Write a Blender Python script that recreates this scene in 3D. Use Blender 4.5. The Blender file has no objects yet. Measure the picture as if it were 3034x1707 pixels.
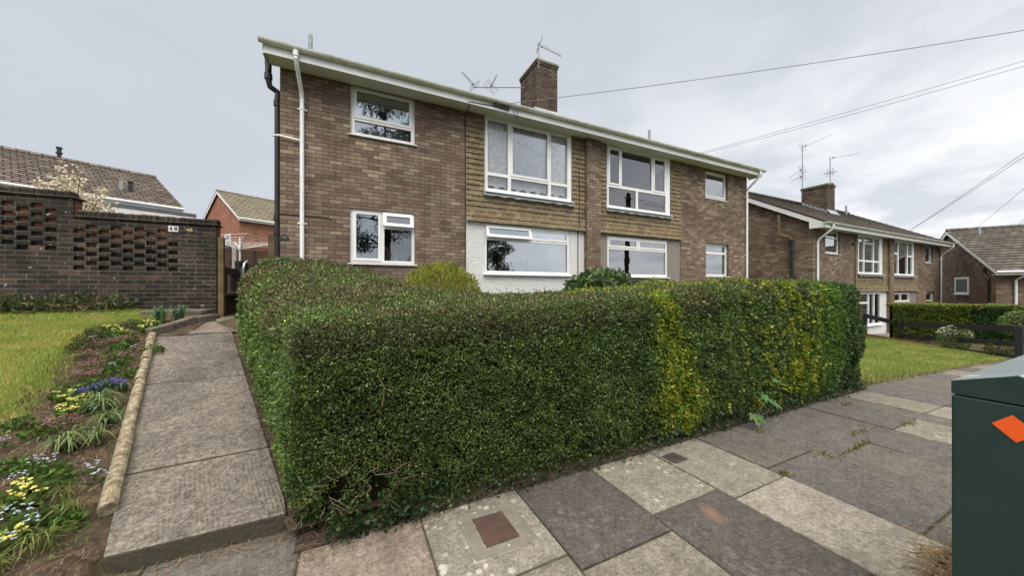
import bpy, math, random
import numpy as np
from mathutils import Vector, Matrix, noise as mnoise

random.seed(7)
rng = np.random.default_rng(11)
SC = bpy.context.scene
COL = SC.collection
R = math.radians

# ------------------------------------------------------------------ node helpers
def new_mat(name):
    m = bpy.data.materials.new(name)
    m.use_nodes = True
    nt = m.node_tree
    nt.nodes.clear()
    out = nt.nodes.new('ShaderNodeOutputMaterial')
    return m, nt, out

def setin(nt, sock, v):
    if v is None:
        return
    if hasattr(v, 'links') or hasattr(v, 'is_output'):
        nt.links.new(v, sock)
    else:
        if sock.type == 'RGBA' and len(v) == 3:
            v = (*v, 1)
        sock.default_value = v

def mth(nt, op, a, b=None, c=None, clamp=False):
    n = nt.nodes.new('ShaderNodeMath')
    n.operation = op
    n.use_clamp = clamp
    setin(nt, n.inputs[0], a)
    if b is not None: setin(nt, n.inputs[1], b)
    if c is not None: setin(nt, n.inputs[2], c)
    return n.outputs[0]

def mix(nt, fac, a, b, mode='MIX'):
    n = nt.nodes.new('ShaderNodeMix')
    n.data_type = 'RGBA'
    n.blend_type = mode
    setin(nt, n.inputs[0], fac)
    setin(nt, n.inputs[6], a)
    setin(nt, n.inputs[7], b)
    return n.outputs[2]

def noise(nt, vec, scale, detail=4, rough=.6, dist=0):
    n = nt.nodes.new('ShaderNodeTexNoise')
    setin(nt, n.inputs['Vector'], vec)
    n.inputs['Scale'].default_value = scale
    n.inputs['Detail'].default_value = detail
    n.inputs['Roughness'].default_value = rough
    n.inputs['Distortion'].default_value = dist
    return n.outputs[0]

def voro(nt, vec, scale, feat='F1'):
    n = nt.nodes.new('ShaderNodeTexVoronoi')
    n.feature = feat
    setin(nt, n.inputs['Vector'], vec)
    n.inputs['Scale'].default_value = scale
    return n

def ramp(nt, fac, stops, interp='LINEAR'):
    n = nt.nodes.new('ShaderNodeValToRGB')
    n.color_ramp.interpolation = interp
    el = n.color_ramp.elements
    while len(el) < len(stops):
        el.new(.5)
    for e, (p, c) in zip(el, stops):
        e.position = p
        e.color = (*c, 1) if len(c) == 3 else c
    setin(nt, n.inputs[0], fac)
    return n.outputs[0]

def mapr(nt, v, a, b, c=0., d=1., smooth=False):
    n = nt.nodes.new('ShaderNodeMapRange')
    if smooth: n.interpolation_type = 'SMOOTHSTEP'
    setin(nt, n.inputs[0], v)
    for i, x in zip((1, 2, 3, 4), (a, b, c, d)):
        n.inputs[i].default_value = x
    return n.outputs[0]

def pos(nt):
    n = nt.nodes.new('ShaderNodeTexCoord')
    return n.outputs['Object']

def uvn(nt):
    n = nt.nodes.new('ShaderNodeUVMap')
    return n.outputs[0]

def sep(nt, v):
    n = nt.nodes.new('ShaderNodeSeparateXYZ')
    nt.links.new(v, n.inputs[0])
    return n.outputs

def comb(nt, x, y, z=0.):
    n = nt.nodes.new('ShaderNodeCombineXYZ')
    setin(nt, n.inputs[0], x); setin(nt, n.inputs[1], y); setin(nt, n.inputs[2], z)
    return n.outputs[0]

def attr(nt, name):
    n = nt.nodes.new('ShaderNodeAttribute')
    n.attribute_name = name
    return n.outputs

def bump(nt, h, strength=.5, dist=.01):
    n = nt.nodes.new('ShaderNodeBump')
    n.inputs['Strength'].default_value = strength
    n.inputs['Distance'].default_value = dist
    nt.links.new(h, n.inputs['Height'])
    return n.outputs[0]

def pbsdf(nt, out, col, rough=.8, spec=.3, normal=None, metal=0., trans=None):
    p = nt.nodes.new('ShaderNodeBsdfPrincipled')
    setin(nt, p.inputs['Base Color'], col)
    setin(nt, p.inputs['Roughness'], rough)
    p.inputs['Specular IOR Level'].default_value = spec
    p.inputs['Metallic'].default_value = metal
    if normal is not None: nt.links.new(normal, p.inputs['Normal'])
    res = p.outputs[0]
    if trans:
        t = nt.nodes.new('ShaderNodeBsdfTranslucent')
        setin(nt, t.inputs[0], col)
        m = nt.nodes.new('ShaderNodeMixShader')
        m.inputs[0].default_value = trans
        nt.links.new(res, m.inputs[1]); nt.links.new(t.outputs[0], m.inputs[2])
        res = m.outputs[0]
    nt.links.new(res, out.inputs[0])
    return p

# ------------------------------------------------------------------ materials
def brick_mat(name, stops, mortar, bw=.225, bh=.075, t=.011, stain=(.55, 1.0), grime=None, white=None, bumpd=.005):
    m, nt, out = new_mat(name)
    uv = uvn(nt); u, v, _ = sep(nt, uv)
    vv = mth(nt, 'DIVIDE', v, bh)
    row = mth(nt, 'FLOOR', vv)
    off = mth(nt, 'FRACT', mth(nt, 'MULTIPLY', row, .5))
    wn0 = nt.nodes.new('ShaderNodeTexWhiteNoise'); wn0.noise_dimensions = '1D'
    nt.links.new(row, wn0.inputs['W'])
    jit = mth(nt, 'MULTIPLY', wn0.outputs[0], .10)
    uu = mth(nt, 'ADD', mth(nt, 'ADD', mth(nt, 'DIVIDE', u, bw), off), jit)
    col = mth(nt, 'FLOOR', uu)
    fu = mth(nt, 'FRACT', uu); fv = mth(nt, 'FRACT', vv)
    du = mth(nt, 'MULTIPLY', mth(nt, 'MINIMUM', fu, mth(nt, 'SUBTRACT', 1., fu)), bw)
    dv = mth(nt, 'MULTIPLY', mth(nt, 'MINIMUM', fv, mth(nt, 'SUBTRACT', 1., fv)), bh)
    wob = mth(nt, 'MULTIPLY', mth(nt, 'SUBTRACT', noise(nt, uv, 40, 2), .5), .006)
    d = mth(nt, 'ADD', mth(nt, 'MINIMUM', du, dv), wob)
    mask = mapr(nt, d, t * .3, t * .75)
    wn = nt.nodes.new('ShaderNodeTexWhiteNoise'); wn.noise_dimensions = '2D'
    nt.links.new(comb(nt, col, row), wn.inputs['Vector'])
    bc = ramp(nt, wn.outputs[0], stops)
    grain = noise(nt, uv, 60, 5, .7)
    bc = mix(nt, 1., bc, ramp(nt, grain, [(.25, (.62, .62, .62)), (.75, (1.25, 1.25, 1.25))]), 'MULTIPLY')
    mc = mix(nt, noise(nt, uv, 9, 4), mortar, tuple(x * 1.6 for x in mortar))
    c = mix(nt, mask, mc, bc)
    big = noise(nt, uv, .9, 5, .6)
    c = mix(nt, 1., c, ramp(nt, big, [(.3, (stain[0],) * 3), (.62, (stain[1],) * 3)]), 'MULTIPLY')
    su = comb(nt, mth(nt, 'MULTIPLY', u, 3.), mth(nt, 'MULTIPLY', v, .35))
    st = mapr(nt, noise(nt, su, 1.6, 5, .65), .5, .72)
    c = mix(nt, mth(nt, 'MULTIPLY', st, .42), c, tuple(q * .8 for q in mortar))
    if grime:
        g = mapr(nt, noise(nt, uv, 1.7, 6, .7, .6), .38, .62)
        c = mix(nt, mth(nt, 'MULTIPLY', g, grime[0]), c, grime[1])
    if white:
        w = mapr(nt, noise(nt, uv, 11, 5, .7), white, white + .04)
        c = mix(nt, mth(nt, 'MULTIPLY', w, .8), c, (.5, .5, .47))
    h = mth(nt, 'ADD', mask, mth(nt, 'MULTIPLY', grain, .5))
    pbsdf(nt, out, c, .92, .15, bump(nt, h, .8, bumpd))
    return m

def noisy(name, a, b, scale=6, rough=.7, spec=.3, bumps=None, c3=None, metal=0., trans=None, speck=None, lohi=(.35, .65)):
    m, nt, out = new_mat(name)
    p = pos(nt)
    n1 = noise(nt, p, scale, 6, .65)
    col = mix(nt, mapr(nt, n1, *lohi), a, b)
    if c3:
        n2 = noise(nt, p, c3[1], 5, .7)
        col = mix(nt, mth(nt, 'MULTIPLY', mapr(nt, n2, c3[2], c3[3]), c3[4] if len(c3) > 4 else 1.), col, c3[0])
    if speck:
        s = mapr(nt, noise(nt, p, speck[1], 3, .6), speck[2], speck[2] + .06)
        col = mix(nt, mth(nt, 'MULTIPLY', s, .7), col, speck[0])
    nrm = None
    if bumps:
        nrm = bump(nt, noise(nt, p, bumps[0], 5, .7), bumps[1], bumps[2])
    pbsdf(nt, out, col, rough, spec, nrm, metal, trans)
    return m

def leaf_mat(name, rough=.42, spec=.35, trans=.3):
    m, nt, out = new_mat(name)
    col = attr(nt, 'Col')[0]
    pbsdf(nt, out, col, rough, spec, None, 0., trans)
    return m

def glass_mat(name, base=.16, tint=(.8, .84, .84), fres=1.3):
    m, nt, out = new_mat(name)
    tr = nt.nodes.new('ShaderNodeBsdfTransparent'); tr.inputs[0].default_value = (*tint, 1)
    gl = nt.nodes.new('ShaderNodeBsdfGlossy'); gl.inputs['Roughness'].default_value = .015
    gl.inputs[0].default_value = (.95, .97, 1, 1)
    wob = noise(nt, pos(nt), 2.2, 2, .5)
    nb = bump(nt, wob, .06, .02)
    nt.links.new(nb, gl.inputs['Normal'])
    fr = nt.nodes.new('ShaderNodeFresnel'); fr.inputs[0].default_value = 1.55
    f = mth(nt, 'ADD', mth(nt, 'MULTIPLY', fr.outputs[0], fres), base, clamp=True)
    mx = nt.nodes.new('ShaderNodeMixShader')
    nt.links.new(f, mx.inputs[0]); nt.links.new(tr.outputs[0], mx.inputs[1]); nt.links.new(gl.outputs[0], mx.inputs[2])
    nt.links.new(mx.outputs[0], out.inputs[0])
    return m

def net_mat(name, dens=.6):
    m, nt, out = new_mat(name)
    p = pos(nt)
    d = nt.nodes.new('ShaderNodeBsdfDiffuse'); d.inputs[0].default_value = (.92, .93, .93, 1)
    tl = nt.nodes.new('ShaderNodeBsdfTranslucent'); tl.inputs[0].default_value = (.7, .72, .72, 1)
    a = nt.nodes.new('ShaderNodeAddShader')
    tr = nt.nodes.new('ShaderNodeBsdfTransparent')
    pat = mapr(nt, voro(nt, p, 9).outputs[0], .25, .45)
    pat = mth(nt, 'MULTIPLY', pat, .36)
    f = mth(nt, 'SUBTRACT', dens + .2, pat, clamp=True)
    mx = nt.nodes.new('ShaderNodeMixShader')
    nt.links.new(f, mx.inputs[0]); nt.links.new(tr.outputs[0], mx.inputs[1]); nt.links.new(d.outputs[0], mx.inputs[2])
    nt.links.new(mx.outputs[0], out.inputs[0])
    return m

def tile_mat(name, stops, bw, bh, lich=None, t=.006, lichscale=3.):
    m, nt, out = new_mat(name)
    uv = uvn(nt); u, v, _ = sep(nt, uv)
    vv = mth(nt, 'DIVIDE', v, bh); row = mth(nt, 'FLOOR', vv)
    uu = mth(nt, 'ADD', mth(nt, 'DIVIDE', u, bw), mth(nt, 'FRACT', mth(nt, 'MULTIPLY', row, .5)))
    col = mth(nt, 'FLOOR', uu); fu = mth(nt, 'FRACT', uu)
    wn = nt.nodes.new('ShaderNodeTexWhiteNoise'); wn.noise_dimensions = '2D'
    nt.links.new(comb(nt, col, row), wn.inputs['Vector'])
    du = mth(nt, 'MULTIPLY', mth(nt, 'MINIMUM', fu, mth(nt, 'SUBTRACT', 1., fu)), bw)
    mask = mapr(nt, du, t * .4, t)
    c = ramp(nt, wn.outputs[0], stops)
    g = noise(nt, uv, 30, 5, .7)
    c = mix(nt, 1., c, ramp(nt, g, [(.25, (.6, .6, .6)), (.75, (1.3, 1.3, 1.3))]), 'MULTIPLY')
    if lich:
        l = mapr(nt, noise(nt, uv, lichscale, 6, .7), lich[1], lich[1] + .14)
        c = mix(nt, mth(nt, 'MULTIPLY', l, lich[2] * .8), c, lich[0])
    c = mix(nt, mask, (.02, .018, .014), c)
    h = mth(nt, 'ADD', mask, mth(nt, 'ADD', mth(nt, 'MULTIPLY', wn.outputs[0], .6), mth(nt, 'MULTIPLY', g, .5)))
    pbsdf(nt, out, c, .9, .2, bump(nt, h, .7, .006))
    return m

MAT = {}
def build_materials():
    B = [(0., (.140, .100, .076)), (.2, (.188, .129, .095)), (.45, (.224, .158, .115)), (.65, (.218, .172, .132)), (.86, (.268, .206, .150)), (1., (.36, .288, .20))]
    MAT['brick'] = brick_mat('house_brick', B, (.062, .052, .043), stain=(.74, 1.08))
    MAT['brick_h2'] = brick_mat('house_brick_far', [(p, tuple(x * .96 for x in c)) for p, c in B], (.10, .085, .07), stain=(.74, 1.05))
    MAT['brick_chim'] = brick_mat('chimney_brick', [(p, tuple(x * .62 for x in c)) for p, c in B], (.05, .043, .037), stain=(.5, 1.))
    MAT['brick_wall'] = brick_mat('garden_wall_brick', [(0., (.028, .024, .021)), (.5, (.050, .041, .033)), (.8, (.078, .058, .044)), (.95, (.10, .068, .053)), (1., (.20, .10, .068))], (.135, .122, .105), stain=(.5, 1.1), grime=(.72, (.024, .022, .020)), white=.645)
    MAT['brick_red'] = brick_mat('clean_red_brick', [(0., (.27, .10, .06)), (1., (.40, .16, .095))], (.12, .10, .08))
    MAT['brick_orange'] = brick_mat('orange_brick', [(0., (.27, .105, .066)), (.5, (.34, .135, .085)), (1., (.41, .185, .115))], (.26, .19, .14), stain=(.8, 1.05))
    MAT['pvc'] = noisy('white_window_plastic', (.80, .81, .81), (.70, .71, .70), 2.5, .38, .4)
    MAT['gutter'] = noisy('mossy_gutter_plastic', (.70, .71, .67), (.50, .52, .40), 3., .5, .35, c3=((.30, .34, .20), 7., .5, .72, .8))
    MAT['soffit'] = noisy('soffit_board', (.66, .68, .65), (.55, .57, .53), 1.5, .5, .3)
    MAT['blackpipe'] = noisy('black_iron', (.016, .017, .018), (.03, .03, .03), 8, .45, .4)
    MAT['render_white'] = noisy('white_roughcast', (.82, .82, .805), (.74, .74, .72), 30, .95, .1, bumps=(38, 1., .05))
    MAT['render_grey'] = noisy('grey_pebbledash', (.30, .27, .24), (.20, .18, .16), 70, .95, .1, bumps=(90, 1., .014))
    MAT['lead'] = noisy('lead_sheet', (.34, .37, .39), (.22, .24, .26), 9, .5, .4, bumps=(20, .4, .01))
    MAT['tilehang'] = tile_mat('mossy_wall_tiles', [(0., (.165, .125, .080)), (.5, (.205, .16, .10)), (1., (.26, .205, .13))], .165, .118, ((.235, .195, .075), .50, .55), lichscale=4)
    MAT['roof'] = tile_mat('concrete_roof_tiles', [(0., (.070, .062, .052)), (.5, (.095, .083, .068)), (1., (.13, .114, .095))], .30, .30, ((.16, .15, .115), .55, .6), t=.02)
    MAT['roof_brown'] = tile_mat('brown_roof_tiles', [(0., (.095, .076, .064)), (.5, (.13, .105, .088)), (1., (.19, .157, .13))], .30, .30, ((.22, .20, .16), .55, .5), t=.025)
    MAT['roof_tan'] = tile_mat('tan_roof_tiles', [(0., (.165, .145, .105)), (1., (.225, .20, .145))], .30, .30, ((.26, .24, .18), .55, .5), t=.02)
    MAT['moss'] = noisy('mossy_mortar', (.17, .19, .10), (.26, .27, .20), 14, .95, .1, bumps=(30, 1., .03))
    MAT['glass'] = glass_mat('window_glass', .20)
    MAT['glass_mid'] = glass_mat('plain_window_glass', .08, (.96, .97, .97))
    MAT['glass_net'] = glass_mat('clear_window_glass', .015, (.985, .99, .99), .7)
    MAT['glass_dark'] = glass_mat('dark_window_glass', .05, (.93, .95, .95))
    MAT['net'] = net_mat('net_curtain_cloth', .98)
    MAT['curtain'] = noisy('pale_curtain', (.68, .70, .70), (.58, .60, .60), 3, .9, .1)
    MAT['inner'] = noisy('room_plaster', (.24, .22, .20), (.20, .19, .17), 2, .9, .1)
    MAT['metal'] = noisy('aerial_metal', (.22, .21, .22), (.14, .13, .14), 20, .45, .5, metal=.6)
    MAT['linecable'] = noisy('grey_line_cable', (.20, .20, .205), (.26, .26, .265), 20, .6, .3)
    MAT['frosted'] = noisy('frosted_dark_glass', (.045, .08, .072), (.035, .065, .06), 2, .5, .2)
    MAT['cable'] = noisy('black_cable', (.02, .02, .022), (.035, .035, .036), 20, .6, .3)
    MAT['concrete'] = noisy('path_concrete', (.215, .185, .155), (.145, .125, .106), 5, .95, .15, bumps=(48, 1., .012), c3=((.075, .066, .058), 1.6, .46, .68, .75), speck=((.46, .43, .38), 42, .655))
    MAT['stone'] = noisy('edging_stone', (.17, .145, .115), (.10, .085, .07), 6, .95, .15, bumps=(30, .9, .01), c3=((.16, .18, .08), 8., .55, .75, .5))
    MAT['log'] = noisy('weathered_log', (.27, .225, .155), (.12, .095, .065), 14, .95, .1, bumps=(22, 1., .02), c3=((.42, .38, .27), 20., .48, .62, .8))
    MAT['soil'] = noisy('bare_soil', (.125, .092, .066), (.062, .046, .034), 11, .98, .05, bumps=(28, 1., .05), c3=((.20, .155, .11), 30., .5, .7, .8))
    MAT['turf'] = noisy('mown_turf', (.13, .165, .036), (.19, .205, .05), 2.2, .95, .1, bumps=(60, 1., .03), c3=((.17, .14, .05), 9., .56, .78, .6))
    MAT['ground'] = noisy('rough_ground', (.07, .09, .025), (.09, .07, .045), 1.2, .98, .05, bumps=(20, 1., .05))
    MAT['asphalt'] = noisy('road_asphalt', (.055, .054, .053), (.042, .042, .042), 8, .95, .2, bumps=(80, .8, .008), speck=((.14, .13, .12), 90, .62))
    MAT['kerb'] = noisy('kerb_concrete', (.24, .23, .21), (.17, .16, .15), 6, .95, .15, bumps=(40, .6, .006))
    MAT['leaf'] = leaf_mat('leaf_surface')
    MAT['leafmatt'] = leaf_mat('matt_leaf_surface', .7, .15, .25)
    MAT['petal'] = leaf_mat('petal_surface', .7, .1, .3)
    MAT['blade'] = leaf_mat('grass_blade_surface', .6, .2, .3)
    MAT['core'] = noisy('hedge_shade_core', (.012, .014, .006), (.02, .016, .01), 10, 1., .0)  # near black: the shade inside the hedges put into the colour
    MAT['twig'] = noisy('dead_twig', (.20, .155, .105), (.11, .08, .055), 15, .9, .1)
    MAT['bark'] = noisy('pine_bark', (.085, .062, .045), (.04, .03, .024), 6, .95, .1, bumps=(10, 1., .06))
    MAT['fence_black'] = noisy('black_painted_timber', (.016, .018, .022), (.026, .028, .032), 6, .6, .3, bumps=(30, .3, .004))
    MAT['fence_brown'] = noisy('brown_fence_timber', (.105, .068, .05), (.07, .046, .036), 5, .9, .1, bumps=(20, .6, .006))
    MAT['timber'] = noisy('weathered_timber', (.19, .135, .075), (.10, .075, .045), 5, .9, .1, bumps=(20, .6, .006), c3=((.07, .075, .04), 4, .5, .7, .7))
    MAT['postwhite'] = noisy('pale_concrete_post', (.42, .41, .36), (.30, .29, .25), 6, .9, .1)
    MAT['steel'] = noisy('galvanised_tube', (.55, .58, .60), (.45, .47, .5), 5, .3, .5, metal=.8)
    MAT['rust'] = noisy('rusty_iron_cover', (.085, .050, .040), (.060, .038, .032), 14, .75, .3, bumps=(120, .8, .004), speck=((.25, .21, .17), 60, .68))
    MAT['coveriron'] = noisy('grey_iron_cover', (.075, .066, .058), (.05, .045, .04), 20, .7, .35, bumps=(90, .8, .004))
    MAT['covertop'] = noisy('cover_concrete', (.20, .185, .155), (.15, .138, .115), 7, .95, .1, bumps=(60, .7, .006), speck=((.45, .45, .40), 22, .62))
    MAT['orange'] = noisy('orange_sticker', (.95, .13, .018), (.9, .115, .016), 5, .4, .4)
    MAT['plate_white'] = noisy('white_plate', (.72, .71, .69), (.6, .59, .57), 6, .5, .3)
    MAT['ink'] = noisy('black_ink', (.02, .02, .02), (.03, .03, .03), 6, .6, .2)
    MAT['gold'] = noisy('tarnished_brass', (.50, .38, .16), (.38, .29, .14), 9, .5, .4)
    MAT['slate'] = noisy('black_slate', (.022, .022, .025), (.032, .032, .035), 9, .6, .3)
    MAT['greyink'] = noisy('grey_lettering', (.17, .17, .18), (.13, .13, .14), 9, .6, .2)
    MAT['terracotta'] = noisy('terracotta_vent', (.17, .06, .045), (.11, .045, .035), 12, .9, .1)
    MAT['red'] = noisy('red_wrapper', (.42, .12, .10), (.55, .33, .28), 25, .6, .3)
    MAT['soap'] = noisy('pale_green_plastic', (.42, .58, .54), (.36, .52, .48), 5, .35, .4)
    MAT['wood_gold'] = noisy('gilt_wood', (.33, .23, .12), (.25, .17, .08), 9, .5, .3)
    MAT['mirror'] = noisy('mirror_face', (.05, .05, .055), (.04, .04, .045), 5, .1, .6)
    MAT['tar'] = noisy('creosoted_pole', (.05, .036, .026), (.035, .026, .02), 5, .9, .1)
    MAT['flatroof'] = noisy('grey_felt', (.14, .15, .16), (.11, .115, .125), 5, .9, .1)
    MAT['redkerb'] = noisy('red_brick_edging', (.23, .08, .055), (.15, .055, .04), 9, .9, .1, bumps=(25, .6, .01))
    # slabs: colour comes with each slab, lichen where a slab has it
    m, nt, out = new_mat('paving_slab_concrete')
    p = pos(nt)
    a = attr(nt, 'Col'); c = a[0]; lic = a[3]
    g1 = noise(nt, p, 7, 6, .7); g2 = noise(nt, p, 55, 4, .7)
    c = mix(nt, 1., c, ramp(nt, g1, [(.3, (.68, .68, .68)), (.7, (1.22, 1.22, 1.22))]), 'MULTIPLY')
    c = mix(nt, 1., c, ramp(nt, g2, [(.3, (.58, .58, .58)), (.7, (1.42, 1.42, 1.42))]), 'MULTIPLY')
    g3 = noise(nt, p, 26, 3, .6)
    c = mix(nt, 1., c, ramp(nt, g3, [(.3, (.75, .75, .75)), (.7, (1.25, 1.25, 1.25))]), 'MULTIPLY')
    sp = mapr(nt, noise(nt, p, 95, 2, .5), .64, .70)
    c = mix(nt, mth(nt, 'MULTIPLY', sp, .28), c, (.36, .33, .28))
    sp2 = mapr(nt, noise(nt, p, 33, 3, .6), .67, .71)
    c = mix(nt, mth(nt, 'MULTIPLY', sp2, .45), c, (.05, .045, .04))
    lv = voro(nt, p, 13).outputs[0]
    lm = mth(nt, 'MULTIPLY', mapr(nt, mth(nt, 'ADD', lv, mth(nt, 'MULTIPLY', noise(nt, p, 30, 3), .25)), .44, .34),
             mapr(nt, noise(nt, p, 2.3, 3), .47, .56))
    c = mix(nt, mth(nt, 'MULTIPLY', mth(nt, 'MULTIPLY', lm, lic), .8), c, (.46, .45, .38))
    dk = mapr(nt, noise(nt, p, 1.3, 5, .7), .52, .72)
    c = mix(nt, mth(nt, 'MULTIPLY', dk, .4), c, (.055, .048, .043))
    px, py, _z = sep(nt, p)
    ex = mth(nt, 'DIVIDE', mth(nt, 'ADD', mth(nt, 'SUBTRACT', px, 2.325), mth(nt, 'MULTIPLY', mth(nt, 'SUBTRACT', py, 1.55), -.18)), .07)
    ey = mth(nt, 'DIVIDE', mth(nt, 'SUBTRACT', py, 1.55), .13)
    rr_ = mth(nt, 'SQRT', mth(nt, 'ADD', mth(nt, 'MULTIPLY', ex, ex), mth(nt, 'MULTIPLY', ey, ey)))
    c = mix(nt, mth(nt, 'MULTIPLY', mapr(nt, mth(nt, 'ADD', rr_, mth(nt, 'MULTIPLY', g2, .8)), 1.45, .3), .5), c, (.33, .17, .095))
    pbsdf(nt, out, c, .93, .2, bump(nt, mth(nt, 'ADD', g2, g1), .7, .006))
    MAT['slab'] = m
    # front path: brushed ribs on top of rough concrete
    m, nt, out = new_mat('brushed_path_concrete')
    p = pos(nt); x, y, z = sep(nt, p)
    g1 = noise(nt, p, 4, 6, .7); g2 = noise(nt, p, 42, 4, .7)
    c = mix(nt, mapr(nt, g1, .35, .65), (.192, .170, .145), (.124, .110, .096))
    dk = mapr(nt, noise(nt, p, 1.1, 5, .7), .44, .62)
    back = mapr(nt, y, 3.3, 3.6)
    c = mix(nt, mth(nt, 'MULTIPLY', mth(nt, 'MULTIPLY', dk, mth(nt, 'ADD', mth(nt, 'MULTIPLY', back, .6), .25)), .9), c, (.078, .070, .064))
    c = mix(nt, 1., c, ramp(nt, g2, [(.3, (.45, .45, .45)), (.7, (1.5, 1.5, 1.5))]), 'MULTIPLY')
    c = mix(nt, 1., c, ramp(nt, noise(nt, p, 20, 3, .6), [(.3, (.72, .72, .72)), (.7, (1.28, 1.28, 1.28))]), 'MULTIPLY')
    sp = mapr(nt, noise(nt, p, 60, 2, .5), .62, .68)
    c = mix(nt, mth(nt, 'MULTIPLY', sp, .6), c, (.36, .31, .26))
    li = mapr(nt, noise(nt, p, 7, 5, .75), .70, .74)
    c = mix(nt, mth(nt, 'MULTIPLY', li, .7), c, (.52, .50, .45))
    rib = mth(nt, 'SINE', mth(nt, 'MULTIPLY', mth(nt, 'ADD', mth(nt, 'ADD', x, mth(nt, 'MULTIPLY', y, .33)), mth(nt, 'MULTIPLY', g1, .03)), 2 * math.pi / .026))
    ribm = mth(nt, 'MULTIPLY', mapr(nt, y, 3.5, 3.2), mapr(nt, noise(nt, p, 3.5, 3), .42, .58))
    rr = mth(nt, 'MULTIPLY', rib, ribm)
    c = mix(nt, mth(nt, 'MULTIPLY', mapr(nt, rr, .3, .9), .22), c, (.28, .235, .185))
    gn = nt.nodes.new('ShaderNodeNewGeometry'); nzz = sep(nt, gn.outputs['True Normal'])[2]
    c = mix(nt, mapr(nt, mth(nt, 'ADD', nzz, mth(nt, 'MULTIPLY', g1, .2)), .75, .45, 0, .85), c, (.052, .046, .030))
    h = mth(nt, 'ADD', mth(nt, 'ADD', g2, g1), mth(nt, 'MULTIPLY', rr, .22))
    pbsdf(nt, out, c, .95, .15, bump(nt, h, .9, .012))
    MAT['path'] = m
    # dark green cabinet paint with scuffs
    m, nt, out = new_mat('dark_green_cabinet_paint')
    p = pos(nt)
    c = mix(nt, noise(nt, p, 3, 4), (.016, .037, .033), (.022, .047, .042))
    sc = nt.nodes.new('ShaderNodeMapping'); sc.inputs['Scale'].default_value = (6, 6, 30)
    sc.inputs['Rotation'].default_value = (.5, .2, .3)
    nt.links.new(p, sc.inputs[0])
    s = mapr(nt, noise(nt, sc.outputs[0], 1.6, 5, .8), .66, .74)
    c = mix(nt, mth(nt, 'MULTIPLY', s, .6), c, (.008, .014, .015))
    s2 = mapr(nt, noise(nt, p, 8, 6, .8), .70, .76)
    c = mix(nt, mth(nt, 'MULTIPLY', s2, .35), c, (.13, .14, .13))
    d2 = mapr(nt, noise(nt, p, 2.1, 5, .7), .5, .7)
    c = mix(nt, mth(nt, 'MULTIPLY', d2, .35), c, (.03, .032, .028))
    pbsdf(nt, out, c, mapr(nt, noise(nt, p, 6, 4), .3, .7, .22, .45), .45, bump(nt, noise(nt, p, 220, 2), .15, .002))
    MAT['cab'] = m
    MAT['cablid'] = noisy('sky_sheen_cabinet_lid_paint', (.20, .26, .27), (.15, .20, .21), 5, .25, 1., c3=((.55, .58, .58), 6., .55, .66, .7))  # sky reflection painted as a pale blue grey, with white scuffs
build_materials()

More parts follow.
